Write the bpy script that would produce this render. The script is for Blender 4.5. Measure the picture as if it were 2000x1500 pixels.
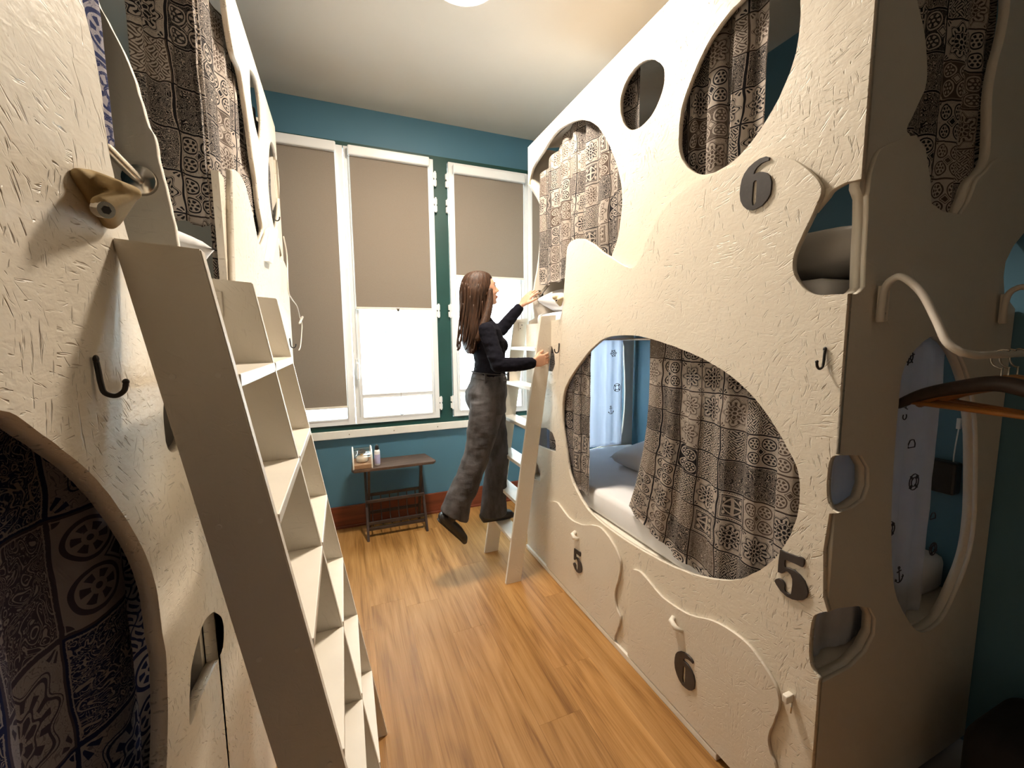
import bpy, bmesh, math, random
from mathutils import Vector, Matrix, noise
random.seed(7)
PI=math.pi
C=bpy.context.scene.collection
for o in list(bpy.data.objects): bpy.data.objects.remove(o)

# ---------------------------------------------------------------- camera, world, exposure
cam=bpy.data.cameras.new('camera'); camo=bpy.data.objects.new('camera',cam); C.objects.link(camo)
F_=Vector((0.37488352,0.92086802,-0.10707211)); R_=Vector((0.92578496,-0.37794139,-0.00908377)); U_=Vector((0.04883193,0.09572039,0.99420976))
M=Matrix(((R_.x,U_.x,-F_.x,0),(R_.y,U_.y,-F_.y,0),(R_.z,U_.z,-F_.z,1.5),(0,0,0,1)))
camo.matrix_world=M
cam.sensor_fit='HORIZONTAL'; cam.sensor_width=36; cam.lens=36*810.57/2000; cam.clip_start=0.02
bpy.context.scene.camera=camo
w=bpy.data.worlds.new('sky'); bpy.context.scene.world=w; w.use_nodes=True
w.node_tree.nodes['Background'].inputs[0].default_value=(0.86,0.95,1,1)
w.node_tree.nodes['Background'].inputs[1].default_value=9.0
vs=bpy.context.scene.view_settings
bpy.context.scene.display_settings.display_device='sRGB'
vs.view_transform='Standard'; vs.look='None'; vs.exposure=1.16; vs.gamma=1; vs.use_curve_mapping=False
LAMP_STRENGTH=172.0
LAMP=(0.61,2.05)

# ---------------------------------------------------------------- node helpers
class N:
    """small expression builder on a shader node tree"""
    def __init__(s,name):
        s.m=bpy.data.materials.new(name); s.m.use_nodes=True; s.t=s.m.node_tree
        s.b=s.t.nodes['Principled BSDF']
    def node(s,typ,**kw):
        n=s.t.nodes.new(typ)
        for k,v in kw.items(): setattr(n,k,v)
        return n
    def link(s,a,b): s.t.links.new(a,b)
    def setin(s,sock,v):
        if hasattr(v,'node'): s.link(v,sock)
        else: sock.default_value=v
    def math(s,op,a,b=None,c=None,clamp=False):
        n=s.node('ShaderNodeMath',operation=op); n.use_clamp=clamp
        s.setin(n.inputs[0],a)
        if b is not None: s.setin(n.inputs[1],b)
        if c is not None: s.setin(n.inputs[2],c)
        return n.outputs[0]
    def mix(s,f,a,b,mode='MIX'):
        n=s.node('ShaderNodeMix',data_type='RGBA',blend_type=mode)
        s.setin(n.inputs[0],f); s.setin(n.inputs[6],a if hasattr(a,'node') else (*a,1)); s.setin(n.inputs[7],b if hasattr(b,'node') else (*b,1))
        return n.outputs[2]
    def mixf(s,f,a,b):
        n=s.node('ShaderNodeMix',data_type='FLOAT')
        s.setin(n.inputs[0],f); s.setin(n.inputs[2],a); s.setin(n.inputs[3],b); return n.outputs[0]
    def pos(s): return s.node('ShaderNodeNewGeometry').outputs['Position']
    def obj(s): return s.node('ShaderNodeTexCoord').outputs['Object']
    def uv(s): return s.node('ShaderNodeUVMap').outputs[0]
    def mapping(s,v,scale=(1,1,1),rot=(0,0,0),loc=(0,0,0)):
        n=s.node('ShaderNodeMapping'); s.link(v,n.inputs[0]); n.inputs['Scale'].default_value=scale
        n.inputs['Rotation'].default_value=rot; n.inputs['Location'].default_value=loc; return n.outputs[0]
    def noise(s,v,scale=5,detail=3,rough=.5,dist=0,col=False):
        n=s.node('ShaderNodeTexNoise'); s.link(v,n.inputs['Vector']); n.inputs['Scale'].default_value=scale
        n.inputs['Detail'].default_value=detail; n.inputs['Roughness'].default_value=rough; n.inputs['Distortion'].default_value=dist
        return n.outputs[1 if col else 0]
    def ramp(s,f,stops):
        n=s.node('ShaderNodeValToRGB'); s.link(f,n.inputs[0]); e=n.color_ramp.elements
        while len(e)<len(stops): e.new(.5)
        for i,(p,c) in enumerate(stops):
            e[i].position=p; e[i].color=(*c,1) if isinstance(c,tuple) else (c,c,c,1)
        return n.outputs[0]
    def sstep(s,x,a,b):
        n=s.node('ShaderNodeMapRange',interpolation_type='SMOOTHSTEP'); s.setin(n.inputs[0],x)
        n.inputs[1].default_value=a; n.inputs[2].default_value=b; return n.outputs[0]
    def bump(s,h,strength=.3,dist=.005):
        n=s.node('ShaderNodeBump'); s.link(h,n.inputs['Height']); n.inputs['Strength'].default_value=strength; n.inputs['Distance'].default_value=dist
        s.link(n.outputs[0],s.b.inputs['Normal'])
    def out(s,col=None,rough=.5,metal=0,spec=None):
        if col is not None: s.setin(s.b.inputs['Base Color'],col if hasattr(col,'node') else (*col,1))
        s.setin(s.b.inputs['Roughness'],rough); s.b.inputs['Metallic'].default_value=metal
        if spec is not None: s.b.inputs['Specular IOR Level'].default_value=spec
        return s.m

def plain(name,col,rough=.5,metal=0,var=.06,scale=12,bump=0,bscale=60,spec=None):
    n=N(name); p=n.obj(); f=n.noise(p,scale,4)
    a=tuple(c*(1-var) for c in col); b=tuple(min(1,c*(1+var)) for c in col)
    c=n.ramp(f,[(.3,a),(.7,b)])
    if bump: n.bump(n.noise(p,bscale,3),bump,.002)
    return n.out(c,rough,metal,spec)

def osb(name,axis,col=(.72,.60,.46),streak=1.0,rough=.38):
    """painted strand board: pits and flakes lying at random angles under the paint"""
    n=N(name); p=n.pos()
    pn=n.mix(0.02,p,n.noise(p,6,2,col=True),'ADD')
    hs=None
    for k,(vs_,sx,sy,th,off) in enumerate([(13,150,22,.60,0),(21,210,30,.63,3.7)]):
        v=n.node('ShaderNodeTexVoronoi'); n.link(n.mapping(pn,loc=(off,off*.7,off*1.3)),v.inputs['Vector']); v.inputs['Scale'].default_value=vs_
        sep=n.node('ShaderNodeSeparateColor'); n.link(v.outputs['Color'],sep.inputs[0])
        ang=n.math('MULTIPLY_ADD',sep.outputs[0],2.2,-.2)
        r=n.node('ShaderNodeVectorRotate',rotation_type='X_AXIS' if axis=='X' else 'Y_AXIS'); n.link(p,r.inputs[0]); n.link(ang,r.inputs['Angle'])
        sc=(60,sy,sx) if axis=='X' else (sx,60,sy)
        nn=n.noise(n.mapping(r.outputs[0],scale=sc),1,2,.5)
        mk=n.sstep(n.noise(p,3.1+k,2),.36,.6)
        d=n.math('MULTIPLY',n.sstep(nn,th,th+.1),mk)
        hs=d if hs is None else n.math('MAXIMUM',hs,d)
    big=n.noise(p,9,4); fine=n.noise(p,90,3)
    fl2=n.noise(n.mapping(p,scale=(60,26,60) if axis=='X' else (26,60,60)),1,2,.5,1.0)
    h=n.math('ADD',n.math('MULTIPLY',hs,-1.3*streak),n.math('ADD',n.math('MULTIPLY',big,.9),n.math('ADD',n.math('MULTIPLY',fine,.3),n.math('MULTIPLY',fl2,.5*streak))))
    n.bump(h,.72,.0026)
    c=n.ramp(n.noise(p,2.3,4),[(.3,tuple(x*.94 for x in col)),(.7,col)])
    c=n.mix(n.math('MULTIPLY',hs,.30*streak),c,tuple(x*.42 for x in col))
    return n.out(c,n.mixf(fine,rough-.06,rough+.12))

def curtain_mat(name,tile,light,dark,mid,seed=0.0,rough=.85):
    """printed cloth: a patchwork of ornamental tiles"""
    n=N(name); uv=n.uv()
    wob=n.noise(uv,6,2,col=True)
    uvw=n.mix(.035,uv,wob,'ADD')
    q=n.mapping(uvw,scale=(1/tile,1/tile,1),loc=(seed,seed*.37,0))
    sp=n.node('ShaderNodeSeparateXYZ'); n.link(q,sp.inputs[0]); X,Y=sp.outputs[0],sp.outputs[1]
    fx=n.math('SUBTRACT',n.math('FRACT',X),.5); fy=n.math('SUBTRACT',n.math('FRACT',Y),.5)
    cc=n.node('ShaderNodeCombineXYZ'); n.link(n.math('FLOOR',X),cc.inputs[0]); n.link(n.math('FLOOR',Y),cc.inputs[1])
    wn=n.node('ShaderNodeTexWhiteNoise',noise_dimensions='2D'); n.link(cc.outputs[0],wn.inputs[0])
    hv=wn.outputs[0]; hc=n.node('ShaderNodeSeparateColor'); n.link(wn.outputs[1],hc.inputs[0])
    r=n.math('SQRT',n.math('ADD',n.math('MULTIPLY',fx,fx),n.math('MULTIPLY',fy,fy)))
    th=n.math('ARCTAN2',fy,fx)
    S=lambda x:n.math('SINE',x); Mu=lambda a,b:n.math('MULTIPLY',a,b); A=lambda a,b:n.math('ADD',a,b)
    ab=lambda x:n.math('ABSOLUTE',x)
    cos=lambda x:n.math('COSINE',x); mx=lambda *a:a[0] if len(a)==1 else n.math('MAXIMUM',a[0],mx(*a[1:]))
    near=lambda x,c,e:n.math('COMPARE',x,c,e); lss=lambda x,y:n.math('LESS_THAN',x,y); gt=lambda x,y:n.math('GREATER_THAN',x,y)
    ax,ay=ab(fx),ab(fy); c8=cos(Mu(th,8)); c16=cos(Mu(th,16)); dd=n.math('MAXIMUM',ax,ay)
    sq=lambda x:Mu(x,x); off=lambda a,c:n.math('SUBTRACT',a,c)
    rc=n.math('SQRT',A(sq(off(ax,.5)),sq(off(ay,.5))))                # distance to the tile's corners
    rq=n.math('SQRT',A(sq(off(ax,.23)),sq(off(ay,.23))))              # distance to the four leaf centres
    # medallion: petals, rings, a second garland, quarter rosettes in the corners
    rs=Mu(r,n.math('MULTIPLY_ADD',c8,-.13,1))
    p1=mx(lss(r,.045),Mu(near(rs,.12,.045),gt(c8,-.55)),near(rs,.20,.012),Mu(near(r,.275,.045),gt(c16,.1)),near(rs,.36,.014),near(rs,.40,.006),Mu(near(rc,.13,.05),gt(cos(Mu(n.math('ARCTAN2',off(ay,.5),off(ax,.5)),12)),.0)),lss(rc,.035))
    # filigree lattice
    g1=ab(S(A(Mu(fx,18.85),Mu(S(Mu(fy,18.85)),1.3)))); g2=ab(S(A(Mu(fy,18.85),Mu(S(Mu(fx,18.85)),1.3))))
    p2=mx(lss(g1,.26),lss(g2,.26),Mu(gt(g1,.9),gt(g2,.9)))
    # quatrefoil with hearts
    p3=mx(near(rq,.18,.018),Mu(near(rq,.10,.035),gt(cos(Mu(n.math('ARCTAN2',off(ay,.23),off(ax,.23)),6)),-.2)),lss(rq,.028),lss(A(ax,ay),.085),near(A(ax,ay),.13,.012),Mu(lss(rc,.10),gt(rc,.05)))
    # frame of crosses and bars
    p4=mx(near(dd,.40,.02),near(dd,.33,.008),Mu(lss(dd,.30),lss(n.math('MINIMUM',ax,ay),.035)),Mu(near(A(ax,ay),.30,.03),lss(dd,.31)),Mu(near(dd,.44,.02),gt(S(Mu(A(ax,ay),110)),0)),Mu(near(rq,.02,.05),lss(dd,.31)))
    # vines drawn along noise contours
    nz=n.noise(q,4.2,1,.4,1.3); v1=ab(S(Mu(nz,34))); nf=n.noise(q,9,1,.4,1.0); v2=ab(S(Mu(nf,30)))
    p5=mx(lss(v1,.34),Mu(gt(v1,.93),lss(v2,.5)))
    lt=lambda a:lss(hv,a)
    pat=n.mixf(lt(.78),p5,p4); pat=n.mixf(lt(.66),pat,p3); pat=n.mixf(lt(.48),pat,p2); pat=n.mixf(lt(.30),pat,p1)
    dark_t=gt(hc.outputs[0],.62); fil=Mu(lss(v2,.30),gt(hc.outputs[1],.4))
    m=mx(pat,Mu(fil,.55)); m=n.mixf(dark_t,m,n.math('SUBTRACT',1,mx(pat,Mu(fil,.5))))
    m=mx(m,near(dd,.49,.012)); m=n.mixf(near(dd,.468,.006),m,0.0)
    dk=n.mix(n.math('GREATER_THAN',hc.outputs[2],.72),dark,mid)
    c=n.mix(m,light,dk)
    weave=n.noise(n.mapping(uv,scale=(900,900,1)),1,2)
    n.bump(weave,.12,.001)
    return n.out(c,rough,0,.2)

# ---------------------------------------------------------------- materials
BO=(.80,.73,.615)
M_osbX=osb('painted_strand_board_side','X',BO)
M_osbY=osb('painted_strand_board_end','Y',BO)
M_smooth=osb('smooth_painted_board','Y',(.79,.73,.63),.15,.5)
M_drawer=osb('painted_drawer_board','X',(.77,.70,.595),.45,.42)
M_cream=plain('cream_gloss_paint',(.82,.77,.68),.35,0,.04,8,.15,40)
M_curt=curtain_mat('tile_print_cloth',.11,(.70,.62,.55),(.032,.030,.036),(.15,.11,.088))
M_curtB=curtain_mat('blue_tile_print_cloth',.17,(.60,.56,.62),(.030,.045,.17),(.13,.11,.18),4.0)
M_naut=plain('white_sheer_cloth',(.80,.82,.88),.9,0,.04,10,.2,200)
M_naut.node_tree.nodes['Principled BSDF'].inputs['Transmission Weight'].default_value=0.0
M_ink=plain('dark_ink_print',(.05,.05,.07),.8)
M_black=plain('black_painted_metal',(.018,.017,.017),.35,0,.2,20)
M_num=plain('dark_bronze_painted_wood',(.035,.03,.03),.42,0,.25,25,.2,80)
M_chrome=plain('brushed_steel',(.62,.58,.52),.25,1,.05,30)
M_hold=plain('tan_resin',(.42,.31,.16),.8,0,.12,18,.2,140,.15)
M_holdcream=plain('cream_resin',(.66,.56,.38),.5,0,.15,18,.3,140)
M_white=plain('white_lacquer',(.83,.84,.84),.3,0,.02,5)
M_sill=plain('white_trim_paint',(.82,.80,.74),.4,0,.04,9,.1,50)
M_green=plain('dark_green_paint',(.006,.055,.047),.45,0,.08,6)
M_rail=plain('white_powder_coat',(.68,.63,.56),.4,0,.03,9)
M_sheet=plain('white_bed_linen',(.80,.80,.82),.85,0,.03,6,.35,14)
M_pillow=plain('white_pillow_linen',(.82,.79,.76),.85,0,.03,6,.3,18)
M_dark=plain('dark_stained_wood',(.04,.026,.022),.45,0,.35,22,.4,60)
M_hangerwood=plain('honey_varnished_wood',(.42,.17,.035),.35,0,.2,14,.2,60)
M_skin=plain('skin',(.66,.36,.24),.5,0,.06,14)
M_topc=plain('black_knit',(.006,.006,.011),.9,0,.15,30,.4,260,.12)
M_shoe=plain('black_leather',(.014,.013,.014),.38,0,.15,30)
M_lip=plain('lip_tone',(.46,.13,.11),.45)
M_eye=plain('eye_white',(.8,.78,.75),.25); M_iris=plain('dark_brown_iris',(.03,.015,.01),.2)
M_cloth_bag=plain('black_nylon',(.008,.008,.01),.8,0,.2,30,.4,150)
M_bottleL=plain('lilac_bottle_label',(.50,.48,.72),.4); M_bottleW=plain('white_plastic',(.85,.85,.86),.35)
M_gold=plain('gold_cap',(.75,.5,.12),.3,.9)
def jeans():
    n=N('charcoal_denim'); p=n.obj()
    w=n.noise(n.mapping(p,scale=(1,1,.35)),22,4); tw=n.noise(n.mapping(p,scale=(300,300,60)),1,2)
    c=n.ramp(n.math('MULTIPLY_ADD',tw,.25,n.math('MULTIPLY',w,.8)),[(.3,(.022,.021,.024)),(.62,(.085,.08,.085))])
    n.bump(n.math('ADD',n.noise(n.mapping(p,scale=(1,1,2.2)),11,3),n.math('MULTIPLY',tw,.08)),.5,.012)
    return n.out(c,.85)
M_jeans=jeans()
def hairm():
    n=N('brown_hair'); p=n.pos()
    s=n.noise(n.mapping(p,scale=(160,160,5)),1,3)
    c=n.ramp(s,[(.3,(.018,.008,.004)),(.7,(.085,.038,.018))]); n.bump(s,.7,.004)
    return n.out(c,.55,0,.35)
M_hair=hairm()
def blind():
    n=N('taupe_blind_cloth'); p=n.pos()
    f=n.noise(n.mapping(p,scale=(500,1,500)),1,1); c=n.ramp(f,[(.3,(.245,.205,.165)),(.7,(.28,.235,.19))])
    n.bump(f,.1,.001); n.out(c,.9)
    tr=n.node('ShaderNodeBsdfTranslucent'); tr.inputs[0].default_value=(.55,.45,.36,1)
    mx=n.node('ShaderNodeMixShader'); mx.inputs[0].default_value=.06
    o=[x for x in n.t.nodes if x.type=='OUTPUT_MATERIAL'][0]
    n.link(n.b.outputs[0],mx.inputs[1]); n.link(tr.outputs[0],mx.inputs[2]); n.link(mx.outputs[0],o.inputs[0])
    return n.m
M_blind=blind()
def glass(name,fac=.08,tint=(.97,1,1)):
    n=N(name); o=[x for x in n.t.nodes if x.type=='OUTPUT_MATERIAL'][0]
    t=n.node('ShaderNodeBsdfTransparent'); t.inputs[0].default_value=(*tint,1)
    g=n.node('ShaderNodeBsdfGlossy'); g.inputs['Roughness'].default_value=.03
    mx=n.node('ShaderNodeMixShader'); mx.inputs[0].default_value=fac
    n.link(t.outputs[0],mx.inputs[1]); n.link(g.outputs[0],mx.inputs[2]); n.link(mx.outputs[0],o.inputs[0]); return n.m
M_glass=glass('window_glass'); M_acryl=glass('clear_acrylic',.16,(.93,.9,.84))
def sheer():
    n=N('white_sheer_curtain_cloth'); n.out((.80,.81,.88),.9)
    tr=n.node('ShaderNodeBsdfTranslucent'); tr.inputs[0].default_value=(.8,.84,.95,1)
    mx=n.node('ShaderNodeMixShader'); mx.inputs[0].default_value=.75
    o=[x for x in n.t.nodes if x.type=='OUTPUT_MATERIAL'][0]
    n.link(n.b.outputs[0],mx.inputs[1]); n.link(tr.outputs[0],mx.inputs[2]); n.link(mx.outputs[0],o.inputs[0]); return n.m
M_sheer=sheer()
def wallm(name,col):
    n=N(name); p=n.pos(); c=n.ramp(n.noise(p,1.6,5),[(.3,tuple(x*.93 for x in col)),(.7,col)])
    n.bump(n.noise(p,160,3),.12,.001); return n.out(c,.55)
M_wall=wallm('blue_wall_paint',(.078,.20,.285))
M_ceil=wallm('warm_grey_ceiling_paint',(.66,.60,.52))
M_ext=wallm('pale_outside_render',(.88,.9,.9))
M_dim=wallm('hall_paint',(.25,.21,.17))
def redwood():
    n=N('red_brown_varnished_wood'); p=n.pos(); g=n.noise(n.mapping(p,scale=(2,30,40)),1,4)
    return n.out(n.ramp(g,[(.25,(.10,.022,.010)),(.75,(.23,.055,.022))]),.35)
M_redwood=redwood()
def plank(i):
    rnd=random.Random(i); k=rnd.uniform(.90,1.08); ox=rnd.uniform(0,30)
    n=N('oak_laminate'); p=n.mapping(n.pos(),loc=(ox,ox*1.7,0))
    g=n.noise(n.mapping(p,scale=(16,1.1,1)),1,5,.62,.9)
    ln=n.noise(n.mapping(p,scale=(170,3.5,1)),1,3)
    ring=n.math('SINE',n.math('MULTIPLY',n.noise(n.mapping(p,scale=(5,.55,1)),1,2,.4,.3),70))
    f=n.math('ADD',n.math('MULTIPLY',g,.75),n.math('ADD',n.math('MULTIPLY',ln,.3),n.math('MULTIPLY',ring,.035)))
    a,b,c=[tuple(x*k for x in q) for q in ((.21,.094,.022),(.36,.178,.050),(.46,.245,.085))]
    col=n.ramp(f,[(.36,a),(.52,b),(.68,c)])
    n.bump(ln,.08,.001)
    return n.out(col,n.mixf(g,.40,.52),0,.35)
PLANKS=[plank(i) for i in range(5)]

# ---------------------------------------------------------------- object helpers
def link(name,me,mat=None,parent=None,loc=None):
    o=bpy.data.objects.new(name,me); C.objects.link(o)
    if mat is not None: me.materials.clear(); me.materials.append(mat)
    if parent: o.parent=parent; o.matrix_parent_inverse=parent.matrix_world.inverted() if False else Matrix.Identity(4)
    if parent is not None: o.location=-Vector(parent['_base'])
    return o
def thing(name,label,cat,base,group=None,kind=None):
    o=bpy.data.objects.new(name,None); C.objects.link(o); o.location=base; o['_base']=list(base); o.empty_display_size=.05
    if label: o['label']=label
    if cat: o['category']=cat
    if group: o['group']=group
    if kind: o['kind']=kind
    return o
def tag(o,label,cat,group=None):
    o['label']=label; o['category']=cat
    if group: o['group']=group
    return o
def struct(o): o['kind']='structure'; return o
def part(name,me,mat,parent):
    """mesh given in world coordinates, parented to a thing's Empty (or to a part of it)"""
    o=bpy.data.objects.new(name,me); C.objects.link(o); me.materials.clear(); me.materials.append(mat)
    if parent is not None:
        o.parent=parent
        if '_base' in parent: o.location=-Vector(parent['_base'])
    return o
def bm_mesh(bm,name='m',smooth=False):
    bmesh.ops.recalc_face_normals(bm,faces=bm.faces)
    me=bpy.data.meshes.new(name); bm.to_mesh(me); bm.free()
    if smooth:
        for p in me.polygons: p.use_smooth=True
    return me
def add_box(bm,a,b,bev=0,mat=None):
    x0,y0,z0=a; x1,y1,z1=b
    r=bmesh.ops.create_cube(bm,size=1)
    vs=r['verts']
    for v in vs: v.co=Vector(((x0+x1)/2+v.co.x*(x1-x0),(y0+y1)/2+v.co.y*(y1-y0),(z0+z1)/2+v.co.z*(z1-z0)))
    if bev:
        es=list({e for v in vs for e in v.link_edges})
        bmesh.ops.bevel(bm,geom=es,offset=bev,segments=2,affect='EDGES',profile=.5)
def box(a,b,bev=0):
    bm=bmesh.new(); add_box(bm,a,b,bev); return bm_mesh(bm)
def prism(pts_lo,pts_hi,bev=0):
    """solid between two equal polygons (lists of 3D points)"""
    bm=bmesh.new(); n=len(pts_lo)
    a=[bm.verts.new(p) for p in pts_lo]; b=[bm.verts.new(p) for p in pts_hi]
    bm.faces.new(a); bm.faces.new(b[::-1])
    for i in range(n): bm.faces.new((a[i],a[(i+1)%n],b[(i+1)%n],b[i]))
    if bev: bmesh.ops.bevel(bm,geom=list(bm.edges),offset=bev,segments=2,affect='EDGES')
    return bm_mesh(bm)
def catmull(pts,n=5,closed=False):
    P=[Vector(p) for p in pts]; out=[]; L=len(P)
    rng=range(L) if closed else range(L-1)
    for i in rng:
        p0=P[(i-1)%L] if closed or i>0 else P[0]; p1=P[i]; p2=P[(i+1)%L]
        p3=P[(i+2)%L] if closed or i+2<L else P[-1]
        for k in range(n):
            t=k/n; t2=t*t; t3=t2*t
            out.append(.5*((2*p1)+(p2-p0)*t+(2*p0-5*p1+4*p2-p3)*t2+(3*p1-p0-3*p2+p3)*t3))
    if not closed: out.append(P[-1].copy())
    return out
def add_tube(bm,pts,rad,seg=10,cap=True,flat=None):
    """sweep; rad number or list; flat=(vector,ratio) squashes the section along the vector"""
    P=[Vector(p) for p in pts]; n=len(P)
    R=rad if isinstance(rad,(list,tuple)) else [rad]*n
    up=None; rings=[]
    for i in range(n):
        t=(P[min(i+1,n-1)]-P[max(i-1,0)]).normalized()
        if up is None:
            up=Vector((0,0,1)) if abs(t.z)<.9 else Vector((1,0,0))
        s=t.cross(up).normalized(); up=s.cross(t).normalized()
        ring=[]
        for k in range(seg):
            a=2*PI*k/seg; d=s*math.cos(a)*R[i]+up*math.sin(a)*R[i]
            if flat is not None:
                fv=Vector(flat[0]).normalized(); d=d-fv*d.dot(fv)*(1-flat[1])
            ring.append(bm.verts.new(P[i]+d))
        rings.append(ring)
    for i in range(n-1):
        for k in range(seg): bm.faces.new((rings[i][k],rings[i][(k+1)%seg],rings[i+1][(k+1)%seg],rings[i+1][k]))
    if cap: bm.faces.new(rings[0][::-1]); bm.faces.new(rings[-1])
def tube(pts,rad,seg=10,flat=None):
    bm=bmesh.new(); add_tube(bm,pts,rad,seg,True,flat); return bm_mesh(bm,smooth=True)
def add_ball(bm,c,r,seg=20,rot=None):
    rr=Vector((r,r,r)) if isinstance(r,(int,float)) else Vector(r)
    q=bmesh.ops.create_uvsphere(bm,u_segments=seg,v_segments=max(8,seg//2+2),radius=1)
    for v in q['verts']:
        d=Vector((v.co.x*rr.x,v.co.y*rr.y,v.co.z*rr.z))
        if rot: d=rot@d
        v.co=Vector(c)+d
def ball(c,r,seg=20,rot=None):
    bm=bmesh.new(); add_ball(bm,c,r,seg,rot); return bm_mesh(bm,smooth=True)
def add_cyl(bm,c,axis,r0,r1,h,seg=24):
    a=Vector(axis).normalized(); add_tube(bm,[Vector(c)-a*h/2,Vector(c)+a*h/2],[r0,r1],seg)
def lathe(c,prof,seg=28):
    bm=bmesh.new(); rings=[]
    for r,z in prof: rings.append([bm.verts.new((c[0]+r*math.cos(2*PI*k/seg),c[1]+r*math.sin(2*PI*k/seg),c[2]+z)) for k in range(seg)])
    for i in range(len(rings)-1):
        for k in range(seg): bm.faces.new((rings[i][k],rings[i][(k+1)%seg],rings[i+1][(k+1)%seg],rings[i+1][k]))
    bm.faces.new(rings[0][::-1]); bm.faces.new(rings[-1]); return bm_mesh(bm,smooth=True)
def sheet(axis,p0,p1,outer,holes=()):
    """board of thickness p0..p1 along axis, outline and holes in the other two coordinates"""
    cu=bpy.data.curves.new('c','CURVE'); cu.dimensions='2D'; cu.fill_mode='BOTH'; cu.extrude=abs(p1-p0)/2
    for poly in [outer,*holes]:
        pl=[tuple(p)[:2] for p in poly]
        q=[pl[0]]
        for p in pl[1:]:
            if (p[0]-q[-1][0])**2+(p[1]-q[-1][1])**2>1e-8: q.append(p)
        s=cu.splines.new('POLY'); s.points.add(len(q)-1); s.use_cyclic_u=True
        for i,p in enumerate(q): s.points[i].co=(p[0],p[1],0,1)
    ob=bpy.data.objects.new('c',cu); C.objects.link(ob)
    dg=bpy.context.evaluated_depsgraph_get(); me=bpy.data.meshes.new_from_object(ob.evaluated_get(dg))
    bpy.data.objects.remove(ob); bpy.data.curves.remove(cu)
    m=(p0+p1)/2
    for v in me.vertices:
        a,b,c=v.co
        v.co=(m+c,a,b) if axis=='X' else ((a,m+c,b) if axis=='Y' else (a,b,m+c))
    bm=bmesh.new(); bm.from_mesh(me); bmesh.ops.remove_doubles(bm,verts=bm.verts,dist=1e-6)
    bpy.data.meshes.remove(me); return bm_mesh(bm)
def remesh(bm,voxel,smooth=2,factor=.5):
    me=bpy.data.meshes.new('r'); bmesh.ops.recalc_face_normals(bm,faces=bm.faces); bm.to_mesh(me); bm.free()
    ob=bpy.data.objects.new('r',me); C.objects.link(ob)
    m=ob.modifiers.new('r','REMESH'); m.mode='VOXEL'; m.voxel_size=voxel; m.use_smooth_shade=True
    if smooth: s=ob.modifiers.new('s','SMOOTH'); s.factor=factor; s.iterations=smooth
    dg=bpy.context.evaluated_depsgraph_get(); r=bpy.data.meshes.new_from_object(ob.evaluated_get(dg))
    bpy.data.objects.remove(ob); bpy.data.meshes.remove(me)
    for p in r.polygons: p.use_smooth=True
    return r
def wob(pts,amp=.0015,f=38,seed=0):
    out=[]
    for p in pts:
        v=Vector((p[0]*f+seed,p[1]*f,seed)); out.append((p[0]+amp*noise.noise(v),p[1]+amp*noise.noise(v+Vector((9,9,9)))))
    return out
def hole(pts,n=6,amp=.0015): return wob(catmull([(p[0],p[1],0) for p in pts],n,True),amp)
def wave(pts,n=5): return wob(catmull([(p[0],p[1],0) for p in pts],n,False))
def cushion(c,size,rz=0,rx=0,ry=0,seed=0,puff=.55):
    """pillow: pinched at the rim, a little creased"""
    bm=bmesh.new(); n=26; sx,sy,sz=size; g={}
    R=Matrix.Rotation(rz,3,'Z')@Matrix.Rotation(ry,3,'Y')@Matrix.Rotation(rx,3,'X')
    for s in (1,-1):
        for i in range(n+1):
            for j in range(n+1):
                u=i/n*2-1; v=j/n*2-1
                e=max(abs(u),abs(v))
                h=((1-u*u)*(1-v*v))**(puff*.6)
                k=1-.06*(1-abs(u*v))
                cr=.05*noise.noise(Vector((u*2.3+seed,v*2.3,s)))*h
                p=Vector((u*sx/2*k,v*sy/2*k,s*(sz/2*h)*(1+cr*3)))
                if (i in(0,n) or j in(0,n)):
                    if s==-1: continue
                    p.z=0
                g[(s,i,j)]=bm.verts.new(Vector(c)+R@p)
    def G(s,i,j): return g.get((s,i,j)) or g[(1,i,j)]
    for s in (1,-1):
        for i in range(n):
            for j in range(n): bm.faces.new((G(s,i,j),G(s,i+1,j),G(s,i+1,j+1),G(s,i,j+1)))
    return bm_mesh(bm,smooth=True)
def slab(a,b,seed=0,amp=.006,sag=0):
    """mattress under a sheet: soft edges and wrinkles on top"""
    bm=bmesh.new(); add_box(bm,a,b,.03)
    bmesh.ops.subdivide_edges(bm,edges=[e for e in bm.edges if e.calc_length()>.2],cuts=14,use_grid_fill=True)
    for v in bm.verts:
        q=Vector((v.co.x*5+seed,v.co.y*3,v.co.z*4)); v.co.z+=amp*noise.noise(q)*(1 if v.co.z>(a[2]+b[2])/2 else 0)
        v.co.x+=amp*.4*noise.noise(q*1.7)
    return bm_mesh(bm,smooth=True)
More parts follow.
